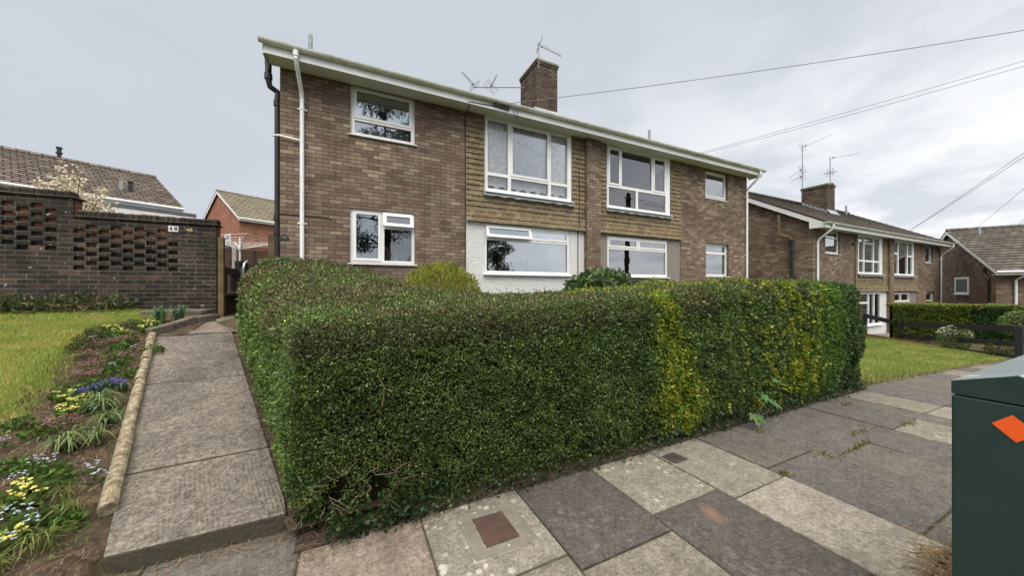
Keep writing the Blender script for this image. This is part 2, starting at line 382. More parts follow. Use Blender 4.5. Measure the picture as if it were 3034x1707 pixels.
# ------------------------------------------------------------------ mesh helpers
class MB:
    def __init__(s):
        s.v = []; s.f = []; s.uv = {}; s.col = []
        s.cur = None
    def vert(s, p):
        s.v.append(tuple(p)); s.col.append(s.cur); return len(s.v) - 1
    def face(s, pts, uv=None):
        i = [s.vert(p) for p in pts]
        s.f.append(i)
        if uv: s.uv[len(s.f) - 1] = uv
    def box(s, x0, x1, y0, y1, z0, z1):
        P = [(x0, y0, z0), (x1, y0, z0), (x1, y1, z0), (x0, y1, z0), (x0, y0, z1), (x1, y0, z1), (x1, y1, z1), (x0, y1, z1)]
        i = [s.vert(p) for p in P]
        for q in ((3, 2, 1, 0), (4, 5, 6, 7), (0, 1, 5, 4), (1, 2, 6, 5), (2, 3, 7, 6), (3, 0, 4, 7)):
            s.f.append([i[k] for k in q])
        return s
    def obox(s, p0, p1, w, h, up=(0, 0, 1)):
        # a bar from p0 to p1, w wide, h high (centred)
        p0, p1 = Vector(p0), Vector(p1)
        d = (p1 - p0).normalized(); u = Vector(up)
        sd = d.cross(u)
        if sd.length < 1e-5: sd = d.cross(Vector((0, 1, 0)))
        sd.normalize(); u2 = sd.cross(d)
        P = []
        for p in (p0, p1):
            for a, b in ((-1, -1), (1, -1), (1, 1), (-1, 1)):
                P.append(p + sd * (a * w / 2) + u2 * (b * h / 2))
        i = [s.vert(p) for p in P]
        for q in ((3, 2, 1, 0), (4, 5, 6, 7), (0, 1, 5, 4), (1, 2, 6, 5), (2, 3, 7, 6), (3, 0, 4, 7)):
            s.f.append([i[k] for k in q])
        return s
    def prism(s, poly, ext):
        # poly: list of 3D points (ccw seen from -ext), ext: vector
        e = Vector(ext)
        a = [s.vert(p) for p in poly]; b = [s.vert(Vector(p) + e) for p in poly]
        s.f.append(a[::-1]); s.f.append(b)
        n = len(a)
        for k in range(n):
            s.f.append([a[k], a[(k + 1) % n], b[(k + 1) % n], b[k]])
        return s
    def tube(s, pts, r, n=8, cap=True, wob=0):
        pts = [Vector(p) for p in pts]
        rs = r if isinstance(r, (list, tuple)) else [r] * len(pts)
        prev = None; rings = []
        for k, p in enumerate(pts):
            a = pts[max(k - 1, 0)]; b = pts[min(k + 1, len(pts) - 1)]
            t = (b - a).normalized()
            if prev is None:
                x = t.cross(Vector((0, 0, 1)))
                if x.length < 1e-3: x = t.cross(Vector((1, 0, 0)))
            else:
                x = prev - t * prev.dot(t)
            x.normalize(); prev = x; y = t.cross(x)
            rings.append([s.vert(p + (x * math.cos(2 * math.pi * j / n) + y * math.sin(2 * math.pi * j / n)) * rs[k] * (1 + (random.uniform(-wob, wob) if wob else 0))) for j in range(n)])
        for k in range(len(rings) - 1):
            for j in range(n):
                s.f.append([rings[k][j], rings[k][(j + 1) % n], rings[k + 1][(j + 1) % n], rings[k + 1][j]])
        if cap:
            s.f.append(rings[0][::-1]); s.f.append(rings[-1])
        return s
    def lathe(s, c, prof, n=14):
        rings = []
        for r, z in prof:
            rings.append([s.vert((c[0] + r * math.cos(2 * math.pi * j / n), c[1] + r * math.sin(2 * math.pi * j / n), c[2] + z)) for j in range(n)])
        for k in range(len(rings) - 1):
            for j in range(n):
                s.f.append([rings[k][j], rings[k][(j + 1) % n], rings[k + 1][(j + 1) % n], rings[k + 1][j]])
        s.f.append(rings[0][::-1]); s.f.append(rings[-1])
        return s
    def plate(s, x0, x1, z0, z1, yf, yb, holes=()):
        # upright plate in the xz plane with rectangular holes; front at yf (towards -y), back at yb
        xs = sorted({x0, x1, *[h[0] for h in holes], *[h[1] for h in holes]})
        zs = sorted({z0, z1, *[h[2] for h in holes], *[h[3] for h in holes]})
        xs = [x for x in xs if x0 - 1e-6 <= x <= x1 + 1e-6]; zs = [z for z in zs if z0 - 1e-6 <= z <= z1 + 1e-6]
        def solid(i, j):
            if i < 0 or j < 0 or i >= len(xs) - 1 or j >= len(zs) - 1: return False
            cx, cz = (xs[i] + xs[i + 1]) / 2, (zs[j] + zs[j + 1]) / 2
            return not any(h[0] < cx < h[1] and h[2] < cz < h[3] for h in holes)
        for i in range(len(xs) - 1):
            for j in range(len(zs) - 1):
                if not solid(i, j): continue
                a, b, c, d = xs[i], xs[i + 1], zs[j], zs[j + 1]
                s.face([(a, yf, c), (b, yf, c), (b, yf, d), (a, yf, d)])
                s.face([(b, yb, c), (a, yb, c), (a, yb, d), (b, yb, d)])
                if not solid(i - 1, j): s.face([(a, yb, c), (a, yf, c), (a, yf, d), (a, yb, d)])
                if not solid(i + 1, j): s.face([(b, yf, c), (b, yb, c), (b, yb, d), (b, yf, d)])
                if not solid(i, j - 1): s.face([(a, yb, c), (b, yb, c), (b, yf, c), (a, yf, c)])
                if not solid(i, j + 1): s.face([(a, yf, d), (b, yf, d), (b, yb, d), (a, yb, d)])
        return s
    def build(s, name, mat, parent=None, bevel=0, smooth=False, loc=None):
        me = bpy.data.meshes.new(name)
        me.from_pydata(s.v, [], s.f)
        uvl = me.uv_layers.new(name='UVMap')
        for p in me.polygons:
            ov = s.uv.get(p.index)
            nx, ny, nz = (abs(q) for q in p.normal)
            for k, li in enumerate(p.loop_indices):
                if ov: uvl.data[li].uv = ov[k]; continue
                co = me.vertices[me.loops[li].vertex_index].co
                if nz > .8: uvl.data[li].uv = (co.x, co.y)
                elif nx > ny: uvl.data[li].uv = (co.y + .0571, co.z)
                else: uvl.data[li].uv = (co.x, co.z)
        if any(c is not None for c in s.col):
            at = me.color_attributes.new('Col', 'FLOAT_COLOR', 'POINT')
            at.data.foreach_set('color', np.array([c if c is not None else (1, 1, 1, 1) for c in s.col], dtype=np.float32).ravel())
        if smooth:
            for p in me.polygons: p.use_smooth = True
        me.materials.append(MAT[mat] if isinstance(mat, str) else mat)
        o = bpy.data.objects.new(name, me)
        COL.objects.link(o)
        if parent: o.parent = parent
        if loc: o.location = loc
        if bevel:
            b = o.modifiers.new('edge', 'BEVEL'); b.width = bevel; b.segments = 2; b.limit_method = 'ANGLE'
        return o

def empty(name, loc=(0, 0, 0), rz=0):
    o = bpy.data.objects.new(name, None)
    COL.objects.link(o); o.location = loc; o.rotation_euler = (0, 0, rz)
    o.empty_display_size = .1
    return o
def tag(o, label, cat, group=None):
    o['label'] = label; o['category'] = cat
    if group: o['group'] = group
    return o
def struct(o):
    o['kind'] = 'structure'; return o
def plabel(o, label):
    o['label'] = label; return o

def copy_tree(o, parent=None):
    c = o.copy(); COL.objects.link(c)
    if parent: c.parent = parent
    for ch in list(o.children): copy_tree(ch, c)
    return c

def text(body, size, mat, parent, loc, rot=(math.pi / 2, 0, 0), ext=.002, sx=1.):
    cu = bpy.data.curves.new('numerals', 'FONT')
    cu.body = body; cu.size = size; cu.extrude = ext; cu.align_x = 'CENTER'; cu.align_y = 'CENTER'
    cu.offset = .002 * size / .1
    cu.materials.append(MAT[mat])
    tmp = bpy.data.objects.new('numerals_source', cu)
    me = bpy.data.meshes.new_from_object(tmp)
    bpy.data.objects.remove(tmp)
    o = bpy.data.objects.new('numerals', me); COL.objects.link(o)
    o.parent = parent; o.location = loc; o.rotation_euler = rot; o.scale = (sx, 1, 1)
    return o

def raw_mesh(name, V, k, mat, parent=None, cols=None):
    # V: (n*k, 3), every k verts form one face
    n = len(V) // k
    me = bpy.data.meshes.new(name)
    me.vertices.add(n * k); me.vertices.foreach_set('co', V.astype(np.float32).ravel())
    me.loops.add(n * k); me.loops.foreach_set('vertex_index', np.arange(n * k, dtype=np.int32))
    me.polygons.add(n); me.polygons.foreach_set('loop_start', np.arange(0, n * k, k, dtype=np.int32))
    if cols is not None:
        at = me.color_attributes.new('Col', 'FLOAT_COLOR', 'POINT')
        c4 = np.ones((n * k, 4), np.float32); c4[:, :3] = np.repeat(cols, k, axis=0)
        at.data.foreach_set('color', c4.ravel())
    me.update(calc_edges=True)
    me.materials.append(MAT[mat] if isinstance(mat, str) else mat)
    o = bpy.data.objects.new(name, me); COL.objects.link(o)
    if parent: o.parent = parent
    return o

def unit(a):
    return a / np.maximum(np.linalg.norm(a, axis=1, keepdims=True), 1e-9)

def leaf_verts(P, N, L, W, spread=.7, fold=.25, up=0.):
    n = len(P)
    L = np.broadcast_to(L, (n,))[:, None]; W = np.broadcast_to(W, (n,))[:, None]
    ax = unit(N * (1 - spread) + rng.normal(size=(n, 3)) * spread * .75 + np.array([0, 0, up]))
    sd = unit(np.cross(ax, rng.normal(size=(n, 3))))
    nn = np.cross(ax, sd)
    b = P; t = P + ax * L; m = P + ax * L * .45
    l = m + sd * W * .5 + nn * W * fold; r = m - sd * W * .5 + nn * W * fold
    return np.stack([b, r, t, l], axis=1).reshape(-1, 3)

def cvar(base, n, v=.25, hue=.12):
    b = np.asarray(base, float)
    if b.ndim == 1: b = np.tile(b, (n, 1))
    k = np.exp(rng.normal(size=(n, 1)) * v)
    h = 1 + rng.normal(size=(n, 3)) * hue
    return np.clip(b * k * h, .002, .9)

def blades(P, H, W, cols, name, mat='blade', parent=None, lean=.5, bend=True):
    n = len(P)
    H = np.broadcast_to(H, (n,))[:, None]; W = np.broadcast_to(W, (n,))[:, None]
    a = rng.uniform(0, 2 * math.pi, n)
    d = np.stack([np.cos(a), np.sin(a), np.zeros(n)], 1); s = np.stack([-np.sin(a), np.cos(a), np.zeros(n)], 1)
    ln = (rng.uniform(.1 if lean < .97 else .93, 1, n)[:, None]) * lean
    tip = P + d * H * ln + np.array([0, 0, 1.]) * H * np.sqrt(np.maximum(1 - ln * ln, .002))
    V = np.stack([P - s * W / 2, P + s * W / 2, tip], 1).reshape(-1, 3)
    return raw_mesh(name, V, 3, mat, parent, cols)

# ------------------------------------------------------------------ the lie of the land
def lerp(a, b, t): return a + (b - a) * t
def sst(t):
    t = np.clip(t, 0, 1); return t * t * (3 - 2 * t)
def edge_y(X):           # back edge of the pavement
    X = np.asarray(X, float)
    return 2.45 - .066 * np.clip(X - 7.2, 0, None) * np.clip((X - 7.2) / 2, .5, 1)
def pave_z(X):
    X = np.asarray(X, float)
    return -.012 * np.clip(X - 7, 0, 7) - .05 * np.clip(X - 14, 0, 30)
def G(X, Y):
    X = np.asarray(X, float); Y = np.asarray(Y, float)
    pz = pave_z(X)
    # slope up to the pair of flats
    up = .12 + .216 * (Y - 2.65)
    cap = np.clip(1.07 + .13 * (-2.2 - X), 1.07, 1.42) + .05 * np.clip(Y - 8.3, 0, 30)
    up = np.minimum(up, cap)
    lo = -.02 * np.clip(X - 8, 0, 16) - .05 * (Y - 2.3) - .2 * np.clip(X - 24, 0, 8)
    lo = np.where(Y > 9, np.minimum(lo, -.6), np.maximum(lo, -2.2))
    w = 1 - sst((X - 7.6) / 2.6)
    g = up * w + lo * (1 - w)
    e_ = np.where((X < -.3) & (X > -1.24), .2, .02)
    t = np.clip((Y - (edge_y(X) + e_)) / .12, 0, 1)
    flat = pz - .06
    road = np.where(Y < -.75, pz - .16, flat)
    return np.where(Y <= edge_y(X) + e_, road, flat * (1 - t) + g * t)

def Gf(x, y): return float(G(x, y))

def sheet(name, xs, ys, zf, mat, mask=None):
    xs = np.asarray(xs); ys = np.asarray(ys)
    XX, YY = np.meshgrid(xs, ys, indexing='ij')
    ZZ = zf(XX, YY)
    mb = MB(); idx = {}
    nx, ny = XX.shape
    V = np.stack([XX, YY, ZZ], -1).reshape(-1, 3)
    mb.v = [tuple(p) for p in V]; mb.col = [None] * len(mb.v)
    for i in range(nx - 1):
        for j in range(ny - 1):
            if mask is not None and not mask((xs[i] + xs[i + 1]) / 2, (ys[j] + ys[j + 1]) / 2): continue
            mb.f.append([i * ny + j, (i + 1) * ny + j, (i + 1) * ny + j + 1, i * ny + j + 1])
    return mb.build(name, mat, smooth=True)

far = [-400, -200, -100, -60, -40, -25, -18]
gx = far + list(np.arange(-14, 36, .35)) + [38, 42, 50, 60, 80, 120, 200, 400]
gy = [-400, -200, -100, -60, -40, -25] + list(np.arange(-18, -1, 1.)) + list(np.arange(-.9, 14, .25)) + [15, 17, 20, 25, 32, 45, 60, 100, 200, 400]
struct(sheet('ground', gx, gy, lambda X, Y: G(X, Y) - .03, 'ground'))

# road, kerb
rb = MB()
rx = list(np.arange(-40, 60, 2.))
for a, b in zip(rx[:-1], rx[1:]):
    za, zb = float(pave_z(a)) - .12, float(pave_z(b)) - .12
    ya, yb = float(edge_y(a)) - 2.45, float(edge_y(b)) - 2.45
    rb.face([(a, -7.2 + ya, za), (b, -7.2 + yb, zb), (b, -.80 + yb, zb), (a, -.80 + ya, za)])
struct(rb.build('road', 'asphalt'))
kb = MB()
for x in np.arange(-30, 40, .92):
    kb.obox((x, -.73 + float(edge_y(x)) - 2.45, float(pave_z(x)) - .06), (x + .912, -.73 + float(edge_y(x + .912)) - 2.45, float(pave_z(x + .912)) - .06), .13, .135)
struct(kb.build('kerb', 'kerb', bevel=.012))

# paving slabs -------------------------------------------------------
struct_slab = MB()
DK = (.082, .076, .069); MD = (.118, .106, .093); LT = (.195, .180, .148); PK = (.215, .178, .145); BG = (.175, .158, .132); WH = (.235, .215, .182); GR = (.102, .096, .089)
joints = [-6.27, -5.53, -4.79, -4.05, -3.31, -2.57, -1.83, -1.05, -.27, .45, 1.19, 1.93, 2.65, 3.34, 4.11, 4.86, 5.55, 6.25, 6.62, 7.3, 8.1]
while joints[-1] < 30: joints.append(joints[-1] + .74)
first = {-.27: (PK, 0.), .45: (LT, 1.), 1.19: (DK, .12), 1.93: (LT, .75), 2.65: (LT, .35), 3.34: (MD, .1), 4.11: (GR, .1), 4.86: (MD, .1), 5.55: (GR, .05), 6.25: (MD, .05), 6.62: (LT, .2), 7.3: (GR, 0), 8.1: (MD, 0)}
second = {-.27: (PK, 0.), .45: (BG, .3), 1.19: (BG, .1), 1.93: (DK, .1), 2.65: (WH, .12), 3.34: (GR, .05), 4.11: (MD, .05), 4.86: (GR, .05), 5.55: (LT, .6), 6.25: (MD, .1), 6.62: (WH, .1), 7.3: (DK, 0)}
third = {-.27: (MD, .1), 1.93: (MD, .1), 2.65: (BG, .1)}
stag = {-.27: .6, .45: 1.69, 1.19: 1.557, 1.93: 1.72, 2.65: 1.585, 3.34: 1.72, 4.11: 1.555, 4.86: 1.70, 5.55: 1.58, 6.25: 1.71, 6.62: 1.6}
def slab(x0, x1, y0, y1, col, lic):
    g = .006
    e = .006
    s = struct_slab
    kf = random.uniform(.92, 1.08); s.cur = (*[c * kf for c in col], lic)
    t = [random.uniform(-e, e) for _ in range(4)]
    X0, X1, Y0, Y1 = x0 + g, x1 - g, y0 + g, y1 - g
    def q(x, y, dz): return (x, y + float(edge_y(x)) - 2.45, float(pave_z(x)) + dz)
    b = .007
    top = [q(X0 + b, Y0 + b, t[0]), q(X1 - b, Y0 + b, t[1]), q(X1 - b, Y1 - b, t[2]), q(X0 + b, Y1 - b, t[3])]
    mid = [q(X0, Y0, t[0] - b), q(X1, Y0, t[1] - b), q(X1, Y1, t[2] - b), q(X0, Y1, t[3] - b)]
    low = [(p[0], p[1], p[2] - .05) for p in mid]
    s.face(top)
    for k in range(4):
        s.face([mid[k], mid[(k + 1) % 4], top[(k + 1) % 4], top[k]])
        s.face([low[k], low[(k + 1) % 4], mid[(k + 1) % 4], mid[k]])
for k in range(len(joints) - 1):
    x0, x1 = joints[k], joints[k + 1]
    sy = stag.get(x0, 1.6 if k % 2 else 1.72)
    base = [DK, MD, GR, MD, BG]
    a, la = first.get(x0, (random.choice(base), .05)); b, lb = second.get(x0, (random.choice(base), .05)); c, lc = third.get(x0, (random.choice(base), .05))
    if x0 == -.27:
        slab(x0, x1, 1.0, 2.62, a, la); slab(x0, x1, .1, 1.0, b, lb)
        slab(x0, x1, -.66, .1, c, lc); continue
    slab(x0, x1, sy, 2.67 if x0 < -.3 else 2.62, a, la)
    slab(x0, x1, sy - .9, sy, b, lb)
    slab(x0, x1, sy - 1.65, sy - .9, c, lc)
    slab(x0, x1, -.66, sy - 1.65, random.choice(base), .05)
o = struct(struct_slab.build('pavement', 'slab'))

jb = MB(); xs_ = np.arange(-8, 34, .5)
for a, b in zip(xs_[:-1], xs_[1:]):
    q = lambda x, y: (x, y + float(edge_y(x)) - 2.45, float(pave_z(x)) - .013)
    jb.face([q(a, -.66), q(b, -.66), q(b, 2.62), q(a, 2.62)])
MAT['joint'] = noisy('mossy_joint_sand', (.060, .052, .040), (.085, .085, .035), 5, .98, .05, bumps=(90, .8, .01), c3=((.16, .14, .10), 9., .55, .65, .7))
struct(jb.build('pavement_joint_sand', 'joint'))

# path up to the flats ------------------------------------------------
def pz(y): return .12 + .216 * (y - 2.65)
PA, PB, PD = Vector((-1.22, 2.65)), Vector((-.37, 2.65)), Vector((-.326, 1.0))
pb = MB()
cuts = [2.65, 3.36, 4.84, 6.40]
for k, (y0, y1) in enumerate(zip(cuts[:-1], cuts[1:])):
    n = 8
    y0g, y1g = y0 + (.006 if k else 0), y1 - .006
    dx = [random.uniform(-.01, .01) for _ in range(4)]
    L = [(PA.x + PD.x * (y - 2.65), y, pz(y)) for y in np.linspace(y0g, y1g, n)]
    Rr = [(PB.x + PD.x * (y - 2.65), y + .05, pz(y + .05)) for y in np.linspace(y0g, y1g, n)]
    if k == 0:
        Rr[0] = (PB.x, 2.65, pz(2.65)); L[0] = (PA.x, 2.65, pz(2.65))
    lo = .16
    for i in range(n - 1):
        pb.face([L[i], Rr[i], Rr[i + 1], L[i + 1]])
        for (a, b) in ((L[i + 1], L[i]), (Rr[i], Rr[i + 1])):
            pb.face([(a[0], a[1], a[2] - lo), (b[0], b[1], b[2] - lo), b, a])
    for a, b in ((L[0], Rr[0]), (Rr[-1], L[-1])):
        pb.face([(a[0], a[1], a[2] - lo), (b[0], b[1], b[2] - lo), b, a])
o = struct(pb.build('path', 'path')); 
bv = o.modifiers.new('weld', 'WELD'); bv.merge_threshold = .0005
bv = o.modifiers.new('edge', 'BEVEL'); bv.width = .012; bv.segments = 2; bv.limit_method = 'ANGLE'
lb_ = MB()
for (p) in [[(-2.44, 6.41), (-1.55, 6.44), (-1.0, 6.46), (-1.14, 7.3), (-1.16, 14), (-2.15, 14), (-2.15, 7.7), (-2.05, 7.15), (-2.2, 6.8)]]:
    lb_.face([(x, y, max(pz(min(y, 7.0)), 1.0) + (0 if y > 6.9 else -.06 + .06 * (y - 6.4) / .5)) for x, y in p])
struct(lb_.build('upper_path', 'concrete'))

# strip of bare soil between path and hedge
sb = MB()
ys = np.linspace(2.5, 7.2, 30)
pts = [((PB.x + PD.x * (y - 2.65) - .02, y, pz(max(y, 2.6)) - .022 - .01 * random.random()), (PB.x + PD.x * (y - 2.65) + .55, y, pz(max(y, 2.6)) - .012)) for y in ys]
for a, b in zip(pts[:-1], pts[1:]): sb.face([a[0], a[1], b[1], b[0]])
struct(sb.build('soil_strip', 'soil'))
sb = MB()
sb.box(-.3, 7.4, 2.40, 3.6, -.05, .012)
struct(sb.build('hedge_bed', 'soil'))

# flower bed and lawn left of the path --------------------------------
bnd = [(2.55, -2.55), (3.2, -2.5), (4.3, -2.56), (4.53, -2.55), (5.02, -2.70), (5.46, -2.86), (5.94, -2.98), (6.53, -3.14), (6.9, -3.05), (7.2, -2.8), (7.5, -2.6)]
by, bx = zip(*bnd)
def bed_x(y): return np.interp(y, by, bx)
def path_left(y): return PA.x + PD.x * (y - 2.65) - .02
def bed_z(X, Y):
    n = np.array([mnoise.noise(Vector((x * 5, y * 5, 0))) for x, y in zip(np.ravel(X), np.ravel(Y))]).reshape(np.shape(X))
    n2 = np.array([mnoise.noise(Vector((x * 17, y * 17, 3))) for x, y in zip(np.ravel(X), np.ravel(Y))]).reshape(np.shape(X))
    d_ = np.abs(X - (PA.x + PD.x * (Y - 2.65)))
    return G(X, Y) + .01 + (.022 * n + .014 * n2) * np.clip(d_ / .15, 0, 1) - .035 * np.exp(-d_ / .06)
def strip(name, xl, xr, ys, nx, zf, mat):
    mb = MB(); rows = []
    for y in ys:
        xs = np.linspace(xl(y), xr(y), nx)
        zs = zf(xs, np.full(nx, y))
        rows.append([mb.vert((x, y, z)) for x, z in zip(xs, zs)])
    for a, b in zip(rows[:-1], rows[1:]):
        for i in range(nx - 1): mb.f.append([a[i], a[i + 1], b[i + 1], b[i]])
    return mb.build(name, mat, smooth=True)
struct(strip('flower_bed', lambda y: float(bed_x(y)) - .12, lambda y: path_left(y) + .05 if y < 6.4 else -2.1, np.linspace(2.52, 7.6, 110), 40, bed_z, 'soil'))
struct(strip('lawn', lambda y: -12., lambda y: float(bed_x(y)) + .06 * math.sin(y * 9) + .05 * math.sin(y * 23), np.linspace(2.55, 8.05, 60), 70, lambda X, Y: G(X, Y) + .035 - .03 * np.exp(-((X - bed_x(Y)) / .12) ** 2), 'turf'))
# front lawn right of the hedge
def rl_x0(y): return 7.25
def rl_x1(y): return float(np.interp(y, [1.7, 2.3, 4.9, 6.8], [14.4, 14.4, 18.7, 20.9]))
mb = MB(); rows = []
for t in np.linspace(0, 1, 30):
    r = []
    for s in np.linspace(0, 1, 44):
        x = lerp(7.2, lerp(14.35, 20.7, t), s)
        y = lerp(float(edge_y(x)) + .03, lerp(6.6, 6.75, s), t)
        r.append(mb.vert((x, y, Gf(x, y) + .03 - (.05 if t == 0 else 0))))
    rows.append(r)
for a, b in zip(rows[:-1], rows[1:]):
    for i in range(len(a) - 1): mb.f.append([a[i], a[i + 1], b[i + 1], b[i]])
struct(mb.build('side_lawn', 'turf', smooth=True))

# ------------------------------------------------------------------ windows
def ring(mb, x0, x1, z0, z1, yf, yb, w):
    mb.plate(x0, x1, z0, z1, yf, yb, [(x0 + w, x1 - w, z0 + w, z1 - w)])

def window(house, x0, x1, z0, z1, y, panes, sash=(), vent=(), sill=True, net=(), drape=(), glass='glass', fw=.055, lead=False, label=None, xsill=.04):
    """frame is the window part; glass, sashes, sill and curtains are its pieces"""
    mb = MB()
    mb.plate(x0, x1, z0, z1, y, y + .07, panes)
    f = mb.build('window', 'pvc', house, bevel=.006)
    if label: plabel(f, label)
    g = MB()
    for k, (a, b, c, d) in enumerate(panes):
        if k in vent: continue
        g.box(a - .004, b + .004, y + .034, y + .046, c - .004, d + .004)
    g.build('glass', glass, f)
    for k in sash:
        a, b, c, d = panes[k]
        s = MB(); ring(s, a - .012, b + .012, c - .012, d + .012, y - .014, y + .03, .050)
        s.build('sash', 'pvc', f, bevel=.006)
        gk = MB(); gk.box(a + .036, b - .036, y + .004, y + .012, c + .036, d - .036); gk.build('sash_bead', glass, f)
    for k in vent:
        a, b, c, d = panes[k]
        an = R(17); h = d - c + .05
        def P(x, t, n):  # hinged at the top edge, swung outwards
            return (x, y - .02 - math.sin(an) * t - math.cos(an) * n, d + .02 - math.cos(an) * t + math.sin(an) * n)
        s = MB()
        X = (a - .03, b + .03); w = .07
        for (xa, xb, ta, tb) in ((X[0], X[1], 0, w), (X[0], X[1], h - w, h), (X[0], X[0] + w, w, h - w), (X[1] - w, X[1], w, h - w)):
            q = [P(xa, ta, .02), P(xb, ta, .02), P(xb, tb, .02), P(xa, tb, .02)]
            q2 = [P(xa, ta, -.03), P(xb, ta, -.03), P(xb, tb, -.03), P(xa, tb, -.03)]
            i = [s.vert(p) for p in q]; j = [s.vert(p) for p in q2]
            s.f.append(i[::-1]); s.f.append(j)
            for e in range(4): s.f.append([i[e], i[(e + 1) % 4], j[(e + 1) % 4], j[e]])
        so = s.build('opening_vent', 'pvc', f, bevel=.006)
        gk = MB(); gk.face([P(X[0] + w, w, 0), P(X[0] + w, h - w, 0), P(X[1] - w, h - w, 0), P(X[1] - w, w, 0)])
        gk.face([P(X[0] + w, w, -.012), P(X[1] - w, w, -.012), P(X[1] - w, h - w, -.012), P(X[0] + w, h - w, -.012)])
        gk.build('vent_glass', glass, f)
    if sill:
        s = MB(); s.prism([(x0 - xsill, y + .03, z0 - .035), (x0 - xsill, y - .10, z0 - .035), (x0 - xsill, y - .10, z0 - .015), (x0 - xsill, y + .03, z0)], (x1 - x0 + 2 * xsill, 0, 0))
        s.build('sill', 'pvc', f, bevel=.004)
    if lead:
        s = MB(); n = 24
        for i in range(n):
            xa, xb = x0 - .06 + (x1 - x0 + .12) * i / n, x0 - .06 + (x1 - x0 + .12) * (i + 1) / n
            da, db = [.085 + .012 * math.sin(k * 1.7) + .008 * math.sin(k * 4.1) for k in (i, i + 1)]
            s.face([(xa, y - .075, z0 - .02 - da), (xb, y - .075, z0 - .02 - db), (xb, y - .05, z0 - .02), (xa, y - .05, z0 - .02)])
        s.build('lead_flashing', 'lead', f)
    def cloth(name, xa, xb, za, zb, mat, pitch, amp, scal=0):
        m = MB(); n = max(10, int((xb - xa) / pitch * 8)); cols = []
        for i in range(n + 1):
            x = lerp(xa, xb, i / n)
            yy = y + .12 + amp * math.sin(2 * math.pi * (x - xa) / pitch + .6 * math.sin(x * 9))
            zl = za + (scal * abs(math.sin(math.pi * (x - xa) / .28)) if scal else 0)
            cols.append((m.vert((x, yy, zl)), m.vert((x, yy * 1., zb))))
        for a, b in zip(cols[:-1], cols[1:]): m.f.append([a[0], b[0], b[1], a[1]])
        m.build(name, mat, f, smooth=True)
    for (xa, xb, za, zb, sc) in net: cloth('net_curtain', xa, xb, za, zb, 'net', .11, .018, sc)
    for (xa, xb, za, zb) in drape: cloth('curtain', xa, xb, za, zb, 'curtain', .10, .025)
    return f

def tile_strips(mb, x0, x1, z0, z1, holes, gauge=.118, y=0.):
    """overlapping courses of hung tiles; each course leans out over the one below"""
    n = int(round((z1 - z0) / gauge)); g = (z1 - z0) / n
    for k in range(n):
        za, zb = z0 + k * g, z0 + (k + 1) * g
        kick = .05 * max(0, 1 - k / 2.) if k < 2 else 0
        segs = [(x0, x1)]
        for (hx0, hx1, hz0, hz1) in holes:
            if hz0 < (za + zb) / 2 < hz1:
                segs = [s for (a, b) in segs for s in ((a, min(b, hx0)), (max(a, hx1), b)) if s[1] - s[0] > .02]
        for a, b in segs:
            m = max(1, int(round((b - a) / .165))); w = (b - a) / m
            for i in range(m):
                xa, xb = a + i * w, a + (i + 1) * w
                j = random.uniform(-.005, .005); jz = random.uniform(-.005, .004)
                yo = y - .036 - kick + j; yt = y - .012 - kick * .55 + j * .3
                off = .0825 if k % 2 else 0
                uv = lambda x, z: (x + off, z)
                mb.face([(xa, yo, za + jz), (xb, yo, za + jz), (xb, yt, zb + .004), (xa, yt, zb + .004)])
                mb.face([(xa, y + .0, za + jz), (xb, y + .0, za + jz), (xb, yo, za + jz), (xa, yo, za + jz)])
    return mb

def roof_slope(mb, x0, x1, y0, z0, y1, z1, gauge=.30, lift=.03, th=.02):
    L = math.hypot(y1 - y0, z1 - z0); n = int(L / gauge) + 1
    uy, uz = (y1 - y0) / L, (z1 - z0) / L
    ny, nz = -uz, uy          # outward normal for a slope that rises towards +y
    if nz < 0: ny, nz = -ny, -nz
    for k in range(n):
        a, b = k * gauge, min((k + 1) * gauge, L)
        if b - a < .02: continue
        pa = (y0 + uy * a + ny * lift, z0 + uz * a + nz * lift)
        pl = (y0 + uy * a + ny * .004, z0 + uz * a + nz * .004)
        pb = (y0 + uy * b + ny * .006, z0 + uz * b + nz * .006)
        s = [(x0, *pa), (x1, *pa), (x1, *pb), (x0, *pb)]
        t = [(x0, *pl), (x1, *pl), (x1, *pa), (x0, *pa)]
        if y1 < y0: s = s[::-1]; t = t[::-1]
        uvs = [(p[0], (a + .001 if abs(p[1] - pa[0]) < 1e-6 else b - .001)) for p in s]
        mb.face(s, uvs)
        mb.face(t, [(p[0], a + .01) for p in t])
        # verge ends
        mb.face([(x0, *pl), (x0, *pa), (x0, *pb)]); mb.face([(x1, *pl), (x1, *pb), (x1, *pa)])
    return mb

def gable_wall(mb, x, y0, y1, zb, ze, yr, zr, flip):
    p = [(x, y0, zb), (x, y0, ze), (x, yr, zr), (x, y1, ze), (x, y1, zb)]
    mb.face(p if flip else p[::-1])

